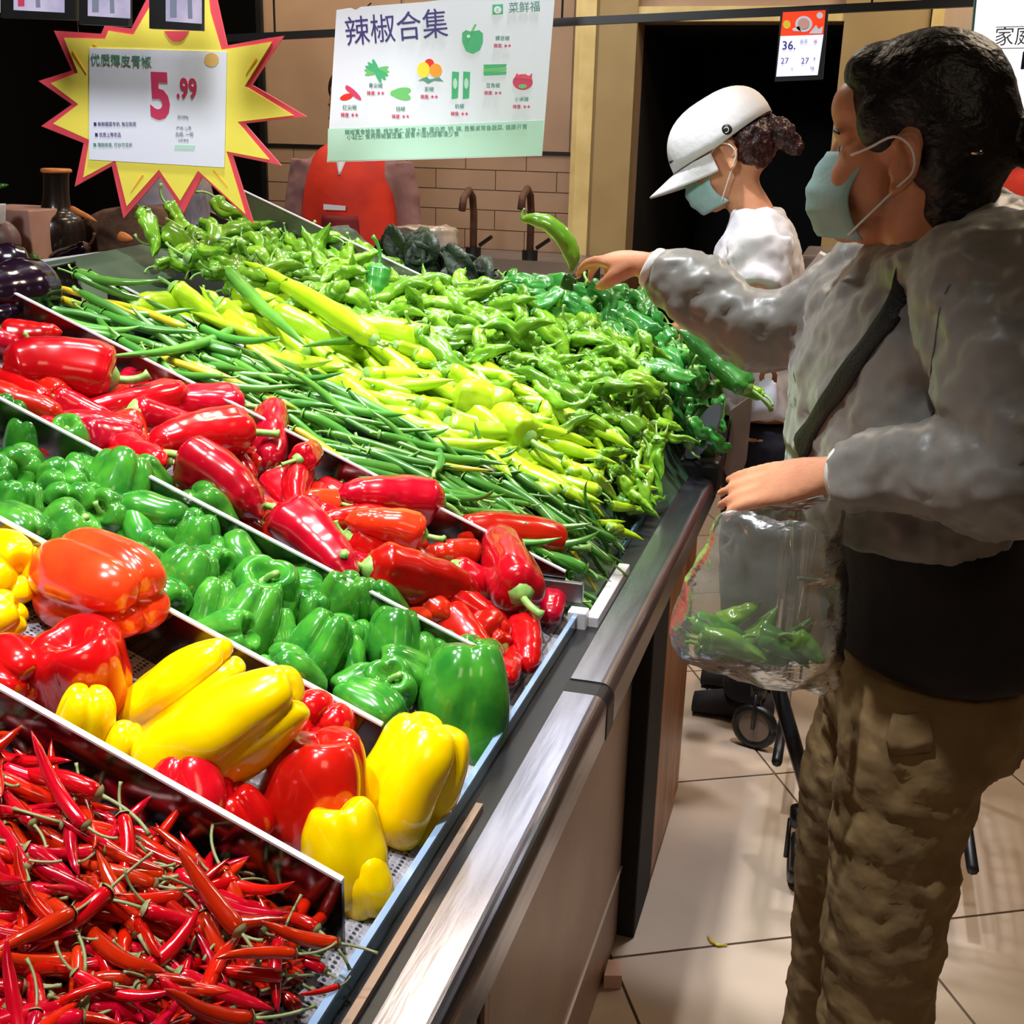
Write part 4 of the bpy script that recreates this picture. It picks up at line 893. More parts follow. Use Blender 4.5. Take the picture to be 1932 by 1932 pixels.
# ------------------------------------------------------------------ SIGNS
def text_mesh(s, size, m, ex=0.0002, off=0.0, name='lettering'):
    c = bpy.data.curves.new(name, 'FONT'); c.body = s; c.size = size; c.extrude = ex; c.offset = off; c.align_x = 'CENTER'; c.align_y = 'CENTER'
    c.resolution_u = 3
    o = bpy.data.objects.new(name, c); COL.objects.link(o); bpy.context.view_layer.update()
    me = bpy.data.meshes.new_from_object(o.evaluated_get(bpy.context.evaluated_depsgraph_get()))
    bpy.data.objects.remove(o); me.materials.clear(); me.materials.append(m); me.name = name
    return me
def ppm(y, px, py): return (ony(px+50, py, y)-ony(px-50, py, y)).length/100
def text_px(s, px, py, hpx, y, m, parent, rot=0.0, sx=1.0, off=0.0, name='lettering', lift=.003):
    k = ppm(y, px, py); me = text_mesh(s, hpx*k*1.28, m, off=off*hpx*k, name=name)
    o = inst(name, me); c = ony(px, py, y); c.y -= lift
    ex = (ony(px+50, py, y)-ony(px-50, py, y)).normalized(); ex = Vector((ex.x, 0, ex.z)).normalized()
    a = math.atan2(ex.z, ex.x) + math.radians(rot)
    o.matrix_world = Matrix.Translation(c) @ Matrix.Rotation(-a, 4, 'Y') @ Matrix.Rotation(math.pi/2, 4, 'X') @ Matrix.Diagonal((sx, 1, 1, 1))
    return keep2(o, parent)
def keep2(o, p):
    mw = o.matrix_world.copy(); o.parent = p; o.matrix_parent_inverse = Matrix.Translation(p.location).inverted() if p.type == 'EMPTY' else p.matrix_world.inverted(); o.matrix_world = mw
    return o
def poly_px(pts, y, th, m, name, parent, lift=0.0, bevel=0):
    q = MB(); P_ = []
    for p in pts:
        v = ony(p[0], p[1], y); v.y = y - lift; P_.append(v)
    q.prism(P_, (0, -th, 0)); o = q.build(name, m, None, bevel=bevel); return keep(o, parent) if parent else o
def circ(cx, cy, rx, ry=None, n=20, rot=0): 
    ry = ry or rx; return [(cx+rx*math.cos(2*math.pi*k/n)*math.cos(rot)-ry*math.sin(2*math.pi*k/n)*math.sin(rot), cy+rx*math.cos(2*math.pi*k/n)*math.sin(rot)+ry*math.sin(2*math.pi*k/n)*math.cos(rot)) for k in range(n)]
YS = 2.15
star = empty('star_sign', ony(300, 200, YS), 'yellow starburst price sign with red border, 5.99 on its card', 'sign')
op = [(104,58),(193,64),(200,48),(250,54),(283,-10),(290,-75),(345,-20),(400,-70),(412,5),(430,86),(508,72),(537,68),(477,160),(580,220),(463,233),(532,312),(440,293),(480,422),(383,333),(348,402),(303,333),(235,412),(213,313),(143,352),(160,270),(80,238),(138,197),(75,153),(138,133)]
cx_, cy_ = 300, 195
poly_px(op, YS, .004, M['sred'], 'star_board', star)
ip = []
for i, (x, y) in enumerate(op):
    d = math.hypot(x-cx_, y-cy_); k = (d-(24 if d > 190 else 13))/d
    ip.append((cx_+(x-cx_)*k, cy_+(y-cy_)*k))
poly_px(ip, YS, .0015, M['syel'], 'star_print', star, lift=.004)
for a, b in [((140,97),(166,138)),((273,330),(250,363)),((405,322),(432,352)),((487,110),(467,140)),((178,85),(186,87))]:
    dx, dy = b[0]-a[0], b[1]-a[1]; L = math.hypot(dx, dy); nx, ny = -dy/L*1.6, dx/L*1.6
    poly_px([(a[0]+nx,a[1]+ny),(b[0]+nx*.3,b[1]+ny*.3),(b[0]-nx*.3,b[1]-ny*.3),(a[0]-nx,a[1]-ny)], YS, .0006, M['orangep'], 'accent_stroke', star, lift=.0056)
poly_px([(313,59),(360,59),(350,74),(342,79),(330,79),(322,73)], YS, .0008, M['sred'], 'star_notch_print', star, lift=.0056)
poly_px([(173,91),(432,98),(427,316),(172,301)], YS, .0015, M['whitesh'], 'price_card', star, lift=.006)
T = lambda s, x, y, h, m, **k: text_px(s, x, y, h, YS, m, star, lift=.0078, **k)
T('优质薄皮青椒', 232, 116, 15, M['teal'], rot=-2)
T('5', 306, 186, 76, M['pink'], rot=-2, off=.05, sx=.82); T('.99', 356, 169, 34, M['pink'], rot=-2, off=.035, sx=.75)
T('元/500g', 349, 221, 5, M['grayp'])
T('■ 新鲜蔬菜专供, 每日到货', 221, 235, 6, M['navy'], sx=.9); T('■ 优质上等农品', 208, 255, 6, M['navy'], sx=.9); T('■ 薄脆鲜香, 可炒可凉拌', 217, 274, 6, M['teal'], sx=.9)
T('产地: 山东', 351, 242, 5, M['grayp']); T('品级: 一级', 352, 254, 6, M['grayp']); T('计价单位', 350, 265, 4, M['grayp'])
poly_px([(334,273),(372,274),(370,283),(333,282)], YS, .0003, M['mint'], 'card_print', star, lift=.0076)
poly_px(circ(403, 113, 14, 13), YS, .0003, mat('gold_print', (236, 190, 110), .5), 'card_seal', star, lift=.0076)
for x in (150, 396): 
    q = MB(); a = ony(x, 90 if x == 150 else 20, YS); q.tube([a, a+Vector((.0, .0, .9))], .0012, 5); keep(q.build('hanging_wire', M['chrome']), star)
# electronic shelf labels hanging in front, upper left
for k, (x0, x1, y1, sx0, sx1, sy1, lb) in enumerate([(-60, 8, 32, -50, 1, 22, 'dark framed electronic price tag cut by the top left corner'),(12, 150, 38, 26, 122, 22, 'dark framed electronic price tag, widest, at the top left'),(157, 250, 50, 166, 246, 33, 'dark framed electronic price tag above the left of the star sign'),(289, 386, 58, 313, 381, 43, 'dark framed electronic price tag hanging before the top of the star sign')]):
    e = empty('electronic_price_tag', ony((x0+x1)/2, y1, 1.9), lb, 'price tag')
    poly_px([(x0, -90), (x1, -90), (x1, y1+1), (x0, y1-3)], 1.9, .012, M['blackplastic'], 'tag_housing', e)
    poly_px([(sx0, -80), (sx1, -80), (sx1, sy1+2), (sx0, sy1-3)], 1.888, .0006, M['screen'], 'tag_screen', e, lift=0)
    poly_px([(sx0+8, -40), (sx0+20, -40), (sx0+20, sy1-10), (sx0+8, sy1-10)], 1.8872, .0005, M['pink'] if k == 1 else M['grayp'], 'screen_print', e)
    poly_px([(sx0+40, -30), (sx0+48, -30), (sx0+50, sy1-8), (sx0+42, sy1-8)], 1.8872, .0005, M['grayp'], 'screen_print', e)
    q = MB(); a = ony((x0+x1)/2, -85, 1.895); q.tube([a, a+Vector((0, 0, .6))], .006, 8); keep(q.build('hanger_rod', M['blackmetal']), e)
# poster
YP = 2.5
pc = empty('poster_sheet', ony(830, 150, YP), 'white and mint hanging poster titled with four Chinese characters, small pictures of peppers', 'poster')
poly_px([(636,19),(662,15),(672,19),(682,13),(800,4),(1049,-24),(1023,294),(618,306)], YP, .003, M['white'], 'sheet', pc)
poly_px([(620,243),(1026,227),(1023,292),(619,304)], YP, .0008, M['mint'], 'mint_band', pc, lift=.0027)
def PT(s, x, y, h, m, **k): return text_px(s, x, y, h, YP, m, pc, lift=.0041, **k)
PT('辣椒合集', 748, 56, 40, M['navy'], rot=4.5, sx=.96)
poly_px([(930,9),(950,8),(950,27),(930,28)], YP, .0005, M['greenp'], 'logo_square', pc, lift=.003); poly_px(circ(940, 19, 7), YP, .0005, M['white'], 'logo_ring', pc, lift=.0036); PT('c', 940, 18, 9, M['greenp'])
PT('菜鲜福', 990, 15, 15, M['teal'], rot=3, sx=1.05)
def pp(pts, m, l=.0032): poly_px(pts, YP, .0004, m, 'picture_print', pc, lift=l)
pp([(873,62),(880,57),(890,60),(905,57),(912,63),(912,80),(906,95),(893,102),(880,97),(873,80)], M['greenp']); pp([(889,60),(897,45),(900,47),(893,60)], M['lgreenp'], .0034)
pp(circ(885,69,3), M['white'], .0038)
for a in (-35, 5, 40, 80, 130): 
    r = math.radians(a); pp(circ(712, 134, 24, 5, 12, r*.55), M['lgreenp'] if a % 2 else M['greenp'], .0032+abs(a)*1e-6)
for a in (-12, 18): pp(circ(757, 176+a*.2, 20, 8, 14, math.radians(a)), M['lgreenp'], .0033+a*2e-6)
pp(circ(655,183,13,6,14,-.3), M['redp']); pp(circ(668,175,20,5,14,.75), M['pink'], .0036); pp(circ(661,170,10,4,14,.6), M['sred'], .0034)
pp(circ(800,132,12,15), mat('picture_yellow', (250, 226, 60), .5)); pp(circ(823,133,12,13), M['orangep'], .0034); pp(circ(811,120,9), M['redp'], .003); pp([(790,152),(806,145),(812,150),(830,146),(838,154),(820,152),(808,158),(800,152)], M['teal'], .0036)
for x in (860, 881): pp([(x-6,135),(x+7,136),(x+5,185),(x-7,187)], M['greenp']); pp(circ(x, 158, 4, 10), M['mint'], .0038)
for i in range(3): pp([(913,122+i*7),(957,121+i*7),(955,127+i*7),(914,129+i*7)], M['greenp'] if i != 1 else M['lgreenp'])
pp(circ(987,155,19,15), M['pink']); pp([(972,146),(976,138),(984,145),(992,139),(997,145),(1005,138),(1004,150)], M['sred'], .0034); pp(circ(987,163,8,4), M['lgreenp'], .0038)
for (x, y, s, t) in [(949,73,'螺丝椒',7),(710,162,'青尖椒',7),(757,206,'线椒',7),(811,169,'彩椒',7),(868,201,'杭椒',7),(931,162,'豆角椒',7),(985,188,'小米辣',7),(661,203,'红尖椒',7)]:
    PT(s, x, y, t, M['teal']); PT('辣度: ★★', x, y+14, 6, M['pink'])
PT('辣椒富含维生素, 维生素C, 胡萝卜素, 蛋白质, 钙, 磷, 是餐桌常备蔬菜, 健康开胃', 820, 245, 7.5, M['teal'], rot=1.5, sx=1.05)
PT('小贴士: 食用辣椒要适量, 肠胃不适的顾客请少食', 760, 256, 7.5, M['teal'], rot=1.5, sx=1.05)
# hanging rail carrying the signs
e = empty('hanging_rail', ony(1200, 40, 2.62), 'long black rail hanging across the shop, signs fixed to it', 'rail')
A, B_ = ony(300, 78, 2.62), ony(1990, -4, 2.62)
q = MB(); q.prism([A+Vector((0,0,-.008)), B_+Vector((0,0,-.008)), B_+Vector((0,0,.008)), A+Vector((0,0,.008))], (0, .016, 0)); keep(q.build('rail_bar', M['blackmetal']), e)
for px in (560, 1150, 1700):
    t = (px-300)/1690; p = A.lerp(B_, t); q = MB(); q.tube([p+Vector((0,.008,0)), Vector((p.x, p.y+.008, CEIL))], .0025, 6); keep(q.build('suspension_wire', M['blackmetal']), e)
for px in (700, 985):
    t = (px-300)/1690; p = A.lerp(B_, t); tp = ony(px, 6, YP); q = MB(); q.tube([tp, p], .0015, 5); keep(q.build('hook_wire', M['blackmetal']), e)
# small red/white tag
YT = 2.58
e = empty('hanging_price_tag', ony(1510, 80, YT), 'small red and white electronic price tag reading 36, above the dark doorway', 'price tag')
poly_px([(1474,18),(1564,14),(1553,150),(1462,154)], YT, .008, M['blackplastic'], 'tag_housing', e)
poly_px([(1478,24),(1558,20),(1554,66),(1473,69)], YT, .0005, mat('red_screen', (240, 60, 16), .4, emit=(240, 60, 16), estr=.5), 'red_panel', e, lift=.008)
poly_px([(1473,69),(1554,66),(1543,142),(1465,145)], YT, .0005, mat('white_screen', (220, 220, 250), .4, emit=(214, 216, 255), estr=.75), 'white_panel', e, lift=.008)
L_ = .0086
poly_px(circ(1517,46,16,15), YT, .0003, M['white'], 'speech_bubble', e, lift=L_); poly_px([(1495,55),(1508,50),(1512,60),(1497,59)], YT, .0003, M['white'], 'speech_bubble', e, lift=L_)
poly_px(circ(1517,45,11,10), YT, .0003, mat('pale_red_print', (230, 170, 160), .5), 'bubble_print', e, lift=L_+.0004)
poly_px(circ(1485,47,7,8), YT, .0003, mat('picture_sun', (250, 220, 60), .5), 'sun_print', e, lift=L_); poly_px(circ(1547,30,6,6), YT, .0003, M['white'], 'dot_print', e, lift=L_)
poly_px([(1527,64),(1540,48),(1545,56),(1553,50),(1551,64)], YT, .0003, M['white'], 'cloud_print', e, lift=L_)
def TT(s, x, y, h, m, **k): return text_px(s, x, y, h, YT, m, e, lift=.0092, **k)
TT('36.', 1489, 87, 17, M['navy'], off=.015, rot=2); TT('会员', 1517, 79, 6, M['grayp']); TT('省', 1539, 79, 6, M['pink']); TT('27', 1481, 116, 12, M['navy'], rot=2); TT('27', 1519, 116, 12, M['navy'], rot=2); TT('9', 1537, 112, 6, M['navy'])
TT('件', 1495, 131, 4, M['pink']); TT('kg', 1533, 128, 6, M['navy'])
# bright sign at the top right, behind the shopper's head
YB = 2.2
e = empty('lit_sign', ony(1900, 150, YB), 'bright white backlit sign at the top right corner, behind the woman\'s hair', 'sign')
wp = mat('backlit_white', (250, 250, 255), .4, emit=(250, 250, 255), estr=.95)
poly_px([(1846,-60),(2180,-72),(2160,250),(1816,262)], YB, .012, wp, 'light_panel', e)
q = MB(); 
poly_px([(1843,-60),(1847,-60),(1817,262),(1813,262)], YB+.006, .02, mat('cyan_edge', (120, 190, 200), .4), 'panel_edge', e)
def BT(s, x, y, h, m, **k): return text_px(s, x, y, h, YB, m, e, lift=.0136, **k)
BT('家庭', 1912, 72, 30, M['grayp'], rot=2); BT('F', 1934, 117, 36, M['navy'], off=.03)
poly_px([(1878,52),(1990,49),(1990,50.5),(1878,53.5)], YB, .0004, M['grayp'], 'rule_line', e, lift=.012); poly_px([(1876,92),(1990,90),(1990,91.5),(1876,93.5)], YB, .0004, M['grayp'], 'rule_line', e, lift=.012)
for x in (1870, 2100):
    q = MB(); a = ony(x, -60, YB); q.tube([a, Vector((a.x, a.y, CEIL))], .003, 6); keep(q.build('suspension_wire', M['blackmetal']), e)
# ------------------------------------------------------------------ PEOPLE
W = ony
def A_(v): return np.array(v, float)
def xf(T, g):
    vs, fs = g; return [T @ Vector(v) for v in vs], fs
def head_geos(T, neck=True):
    g = []
    for c, r in [((-.012,0,.035),(.094,.073,.086)),((.035,0,-.02),(.056,.06,.074)),((.04,0,-.075),(.044,.045,.034)),((.072,0,-.092),(.02,.022,.016)),
                 ((.056,.032,-.03),(.03,.026,.03)),((.056,-.032,-.03),(.03,.026,.03)),((.074,0,.022),(.02,.046,.014)),((.106,0,-.03),(.015,.013,.011)),
                 ((.1,.009,-.034),(.009,.007,.008)),((.1,-.009,-.034),(.009,.007,.008)),((.088,0,-.058),(.012,.022,.006)),((.086,0,-.068),(.012,.019,.007)),((.07,0,.05),(.03,.05,.035))]:
        g.append(ellip(c, r))
    g.append(limb([(.084,0,.018),(.094,0,-.005),(.108,0,-.028)], [.009,.01,.012], 10))
    for s in (1, -1):
        R = Matrix.Rotation(s*.35, 3, 'Z') @ Matrix.Rotation(-.2, 3, 'Y')
        g.append(ellip((-.008, s*.073, -.012), (.013, .006, .026), R))
        pts = []
        for k in range(12):
            a = math.radians(-110 + k*24); pts.append(Vector((-.010,s*.077,-.012)) + R @ Vector((-.017*math.cos(a), s*.004+s*.003*math.cos(a), .031*math.sin(a))))
        g.append(limb(pts, [.0045]*12, 8, 2)); g.append(ellip((-.003, s*.074, -.042), (.007, .005, .01)))
    if neck: g.append(limb([(-.018,0,-.03),(-.024,0,-.09),(-.038,0,-.15),(-.05,0,-.22)], [.053,.05,.053,.07], 18))
    return [xf(T, x) for x in g]
def head_frame(c, F, pitch=0, roll=0, s=1.0):
    F = Vector(F).normalized(); L = Vector((0,0,1)).cross(F).normalized(); U = F.cross(L)
    m = Matrix((F, L, U)).transposed().to_4x4()
    return Matrix.Translation(c) @ m @ Matrix.Rotation(pitch, 4, 'Y') @ Matrix.Rotation(roll, 4, 'X') @ Matrix.Scale(s, 4)
def join_geo(gs):
    mb = MB()
    for vs, fs in gs: mb.add(vs, fs)
    return mb.v, mb.f
def eyes(T, parent):
    for s in (1, -1):
        v, f = xf(T, ellip((.068, s*.028, .002), (.0112,.012,.0105))); e = link_mesh('eye', v, f, M['white'], parent)
        v, f = xf(T, ellip((.0775, s*.029, .002), (.0025,.0055,.0055))); link_mesh('iris', v, f, M['blackplastic'], e)
        v, f = xf(T, limb([(.082, s*.018, .02),(.086, s*.032, .024),(.074, s*.05, .02)], [.002,.003,.0015], 6)); link_mesh('eyebrow', v, f, M['hair'], parent)
def mask_part(T, parent, drop=0.0):
    nu, nv = 18, 16; vs = []; fs = []
    for j in range(nv+1):
        v = 1-2*j/nv
        for i in range(nu+1):
            u = -1+2*i/nu
            x = .127 - .073*abs(u)**1.9 - .02*max(0, -v)**2 - .022*max(0, v)**1.5 + .0014*math.sin(v*12)*(1-u*u)
            vs.append(T @ Vector((x, .062*u*(1-.12*v*v), -.05+.05*v-drop)))
    for j in range(nv):
        for i in range(nu): fs.append((j*(nu+1)+i, (j+1)*(nu+1)+i, (j+1)*(nu+1)+i+1, j*(nu+1)+i+1))
    o = link_mesh('face_mask', vs, fs, M['mask'], parent); s = o.modifiers.new('t', 'SOLIDIFY'); s.thickness = .0025
    for sd in (1, -1):
        q = MB(); q.tube([T @ Vector(p) for p in catmull([(.054, sd*.06, -.004), (.03, sd*.072, .004), (.0, sd*.082, .016), (-.022, sd*.086, .004), (-.026, sd*.084, -.02), (-.008, sd*.082, -.04), (.025, sd*.072, -.072), (.05, sd*.056, -.094)], 4)], .0016, 6)
        q.build('ear_loop', M['elastic'], o, True)
    return o
def hand_geos(T, curls, thumb=((.03,.036,-.008),(.06,.062,-.02),(.085,.066,-.03)), spread=1.0):
    """x to the fingertips, y to the thumb side, z to the back of the hand"""
    g = []
    g.append(loft([(A_((-.03,0,0)),A_((0,.024,0)),A_((0,0,.02))),(A_((0,0,0)),A_((0,.028,0)),A_((0,0,.019))),(A_((.04,0,.0)),A_((0,.038,0)),A_((0,0,.016))),(A_((.078,0,0)),A_((0,.039,0)),A_((0,0,.013))),(A_((.09,0,-.002)),A_((0,.034,0)),A_((0,0,.009)))], 18, 3))
    for k, (y, ln) in enumerate([(.029,.074),(.0095,.082),(-.0105,.076),(-.029,.06)]):
        c = curls[k]; p = Vector((.074, y, .0)); pts = [p.copy()]; an = 0; yw = (1.5-k)*.05*spread
        for q, (seg, cc) in enumerate([(.014,0),(ln*.42,c*.8),(ln*.32,c*1.1),(ln*.26,c*.7)]):
            an += cc; p = p + Vector((math.cos(an)*math.cos(yw), math.sin(yw), -math.sin(an)))*seg; pts.append(p.copy())
        g.append(limb(pts, [.0095,.0098,.0088,.0078,.0052], 12, 3, up=(0,1,0)))
        g.append(ellip(pts[2], (.0092,.0092,.0092), None, 10, 8)); g.append(ellip(pts[-1]-(pts[-1]-pts[-2])*.12, (.0062,.0068,.006), None, 10, 8))
    t = [Vector((.008,.018,-.004))] + [Vector(p) for p in thumb]
    g.append(limb(t, [.015,.0135,.0105,.0072], 12, 3, up=(0,0,1))); g.append(ellip(t[-1], (.0075,.0075,.0065), None, 10, 8))
    return [xf(T, x) for x in g]
def nails(T, curls, parent):
    for k, (y, ln) in enumerate([(.029,.074),(.0095,.082),(-.0105,.076),(-.029,.06)]):
        c = curls[k]; p = Vector((.074, y, .0)); an = 0; yw = (1.5-k)*.05
        for seg, cc in [(.014,0),(ln*.42,c*.8),(ln*.32,c*1.1),(ln*.22,c*.7)]:
            an += cc; d = Vector((math.cos(an)*math.cos(yw), math.sin(yw), -math.sin(an))); p = p + d*seg
        nrm = d.cross(Vector((0,-1,0))).normalized()
        R = Matrix((d, nrm.cross(d), nrm)).transposed()
        v, f = xf(T, ellip(p + nrm*.0048, (.006,.0045,.0014), R, 10, 6)); link_mesh('fingernail', v, f, M['nail'], parent)
M['nail'] = mat('nail', (236, 190, 170), .25)
def basis(x, z, o):
    x = Vector(x).normalized(); z = Vector(z); z = (z-x*z.dot(x)).normalized(); y = z.cross(x)
    return Matrix.Translation(o) @ Matrix((x, y, z)).transposed().to_4x4()
def ring(c, a, f, hw, hd): return (A_(c), A_(a)*hw, A_(f)*hd)
# ================= the woman in the grey jacket
F_t = Vector((-.93, -.37, 0)).normalized(); a_t = Vector((-.37, .93, 0)).normalized()     # torso forward / her right
Fh = Vector((-.95, .31, -.02))
earp = W(1690, 308, 1.38); HL = Vector((0,0,1)).cross(Fh).normalized(); HC = earp - HL*.082 + Vector((0,0,.012)) + Fh*.006
HT = head_frame(HC, Fh, pitch=.0, s=.97)
neckb = HC + Vector((.045, .0, -.2))
shR = W(1660, 545, 1.60); shL = W(1872, 535, 1.32)
ch = W(1730, 640, 1.47)
body_g = head_geos(HT)
# inner torso + arms + legs: one skin
def armchain(pts, rr): return limb(pts, rr, 14, 3)
wrR = W(1222, 500, 1.655); elR = W(1430, 620, 1.62)
wrL = W(1578, 893, 1.275); elL = W(1935, 905, 1.19)
body_g.append(loft([ring(neckb+Vector((0,0,.04)), a_t, F_t, .05, .05), ring(neckb+Vector((.01,0,-.06)), a_t, F_t, .09, .05), ring(ch+Vector((0,0,.04)), a_t, F_t, .13, .07), ring(W(1735,900,1.47), a_t, F_t, .11, .08), ring(W(1745,1150,1.46), a_t, F_t, .13, .1), ring(W(1745,1290,1.45), a_t, F_t, .13, .1)], 20))
body_g.append(armchain([shR, elR, wrR+(elR-wrR).normalized()*.03, wrR], [.045,.036,.026,.025]))
body_g.append(armchain([shL, W(1915,720,1.25), elL, wrL+(elL-wrL).normalized()*.03, wrL], [.045,.042,.036,.026,.025]))
hfR = (W(1098, 474, 1.655+.13)-wrR).normalized()
TR = basis(hfR, Vector((.15, -.35, 1)), wrR+hfR*.012) @ Matrix.Scale(.88, 4)
cR = (.28, .36, .5, .6)
body_g += hand_geos(TR @ Matrix.Diagonal((1, -1, 1, 1)) if False else TR, cR, thumb=((.035,.034,-.02),(.066,.036,-.036),(.094,.03,-.044)))
hfL = (W(1385, 925, 1.275+.05)-wrL).normalized()
TL = basis(hfL, Vector((-.1, -.55, .85)), wrL+hfL*.012) @ Matrix.Scale(.88, 4)
cL = (.06, .08, .1, .14)
TLm = TL @ Matrix.Diagonal((1, -1, 1, 1))
body_g += hand_geos(TLm, cL, spread=.35, thumb=((.036,.03,-.022),(.07,.03,-.036),(.1,.022,-.038)))
footN = Vector((W(1655, 1900, 1.37).x+.01, 1.38, 0)); footF = Vector((W(1540, 1900, 1.62).x+.02, 1.62, 0))
kneeN = W(1690, 1600, 1.36); kneeF = W(1585, 1560, 1.6)
for k_, f_, hip in ((kneeN, footN, W(1725, 1290, 1.38)), (kneeF, footF, W(1690, 1290, 1.55))):
    body_g.append(armchain([hip, (hip+k_)/2, k_, (k_+f_)/2+Vector((.02,0,.05)), f_+Vector((0,0,.1))], [.06,.05,.036,.034,.03]))
    body_g.append(limb([f_+Vector((.03,0,.05)), f_+Vector((-.05,-.01,.035)), f_+Vector((-.14,-.03,.025))], [.032,.034,.028], 12))
v, f = join_geo(body_g)
woman = link_mesh('person', v, f, M['skin']); organic(woman, .0042, 5)
tag(woman, 'person in a grey jacket and khaki trousers with face mask, reaching over the peppers', 'person')
eyes(HT, woman); mask_part(HT, woman)
nails(TR, cR, woman); nails(TLm, cL, woman)
hg = [xf(HT, ellip(c, r)) for c, r in [((-.014,0,.058),(.093,.08,.078)),((-.05,0,.02),(.066,.078,.09)),((-.055,0,-.055),(.046,.058,.055)),((-.048,0,-.095),(.033,.038,.038)),((-.135,-.01,.012),(.035,.032,.032)),((-.168,-.015,.012),(.035,.03,.034)),((.045,0,.088),(.045,.055,.035)),((.02,.05,.035),(.035,.03,.04)),((.02,-.05,.035),(.035,.03,.04))]]
v, f = join_geo(hg); hair = link_mesh('hair', v, f, M['hair'], woman); organic(hair, .005, 4, .005, .03)
v, f = xf(HT, ellip((-.09,.078,-.0),(.007,.003,.004))); link_mesh('hair_clip', v, f, M['chrome'], woman)
# jacket (with both sleeves)
jg = []
jc = W(1708, 850, 1.46)
jg.append(loft([ring(W(1700,985,1.46), a_t, F_t, .17, .125), ring(jc, a_t, F_t, .185, .135), ring(W(1722,700,1.47), a_t, F_t, .19, .13), ring(W(1745,590,1.47), a_t, F_t, .195, .115), ring(W(1765,520,1.47), a_t, F_t, .16, .095), ring(W(1785,465,1.47), a_t, F_t, .095, .08), ring(W(1795,435,1.47), a_t, F_t, .075, .07)], 28, 4, 2.2))
jg.append(limb([W(1740,570,1.56), shR+Vector((.0,0,.01)), W(1560,600,1.61), elR, W(1330,560,1.64), W(1262,520,1.65), wrR+(elR-wrR).normalized()*.012], [.075,.078,.068,.058,.052,.044,.031], 20, 4))
jg.append(limb([W(1800,540,1.36), shL, W(1905,690,1.25), W(1950,840,1.2), W(1935,900,1.19), W(1800,890,1.22), W(1680,885,1.25), wrL+(elL-wrL).normalized()*.006], [.07,.085,.076,.066,.06,.055,.047,.036], 20, 4))
jg.append(limb([W(1905,440,1.5), W(1850,430,1.55), W(1760,450,1.56), W(1680,490,1.5), W(1670,510,1.42)], [.045,.045,.034,.026,.02], 12, 4))
jg.append(limb([W(1905,440,1.5), W(1870,440,1.42), W(1800,480,1.34), W(1720,505,1.34), W(1670,512,1.42)], [.045,.036,.028,.022,.02], 12, 4))
v, f = join_geo(jg); jacket = link_mesh('jacket', v, f, M['jacket'], woman); organic(jacket, .0065, 4, .024, .06)
d2 = jacket.modifiers.new('d2', 'DISPLACE'); d2.texture = cloud(.018); d2.strength = .007; d2.texture_coords = 'GLOBAL'
# cuffs, seam
for (p, q_, r) in ((wrR+(elR-wrR).normalized()*.004, wrR+(elR-wrR).normalized()*.024, .033), (wrL+(elL-wrL).normalized()*.0, wrL+(elL-wrL).normalized()*.02, .033)):
    vs, fs = limb([p, p.lerp(q_, .3), p.lerp(q_, .6)], [r*.86, r*.92, r*.9], 18, 2); link_mesh('cuff', vs, fs, M['elastic'], woman)
vs, fs = loft([ring(W(1745,1212,1.45), a_t, F_t, .165, .115), ring(W(1750,1170,1.45), a_t, F_t, .17, .122), ring(W(1755,1080,1.46), a_t, F_t, .165, .118), ring(W(1740,960,1.46), a_t, F_t, .16, .112), ring(W(1735,900,1.46), a_t, F_t, .14, .1)], 28, 4, 2.2)
sh = link_mesh('black_top', vs, fs, M['blackcloth'], woman); organic(sh, .008, 3, .01, .1)
tg = [loft([ring(W(1742,1210,1.45), a_t, F_t, .15, .11), ring(W(1742,1290,1.45), a_t, F_t, .165, .12), ring(W(1722,1370,1.45), a_t, F_t, .165, .112)], 24, 3)]
tg.append(limb([W(1752,1290,1.38), W(1728,1400,1.37), W(1700,1520,1.365), W(1686,1640,1.36), W(1668,1760,1.36), W(1648,1932,1.37), footN+Vector((.0,0,.09))], [.095,.094,.084,.08,.076,.07,.066], 22, 4))
tg.append(limb([W(1700,1300,1.54), W(1630,1420,1.58), W(1600,1560,1.6), W(1585,1700,1.61), W(1565,1850,1.62), footF+Vector((.0,0,.09))], [.09,.08,.074,.07,.066,.063], 22, 4))
v, f = join_geo(tg); tr = link_mesh('trousers', v, f, M['khaki'], woman); organic(tr, .0085, 4, .018, .05)
d2 = tr.modifiers.new('d2', 'DISPLACE'); d2.texture = cloud(.02); d2.strength = .008; d2.texture_coords = 'GLOBAL'
for f_ in (footN, footF):
    vs, fs = loft([(A_(f_+Vector((.055,0,.045))), A_((0,.032,0)), A_((0,0,.04))), (A_(f_+Vector((.0,0,.05))), A_((0,.042,0)), A_((0,0,.048))), (A_(f_+Vector((-.09,-.02,.035))), A_((0,.048,0)), A_((0,0,.034))), (A_(f_+Vector((-.17,-.03,.028))), A_((0,.036,0)), A_((0,0,.024)))], 18, 4, 2.6)
    link_mesh('shoe', vs, fs, M['blackcloth'], woman)
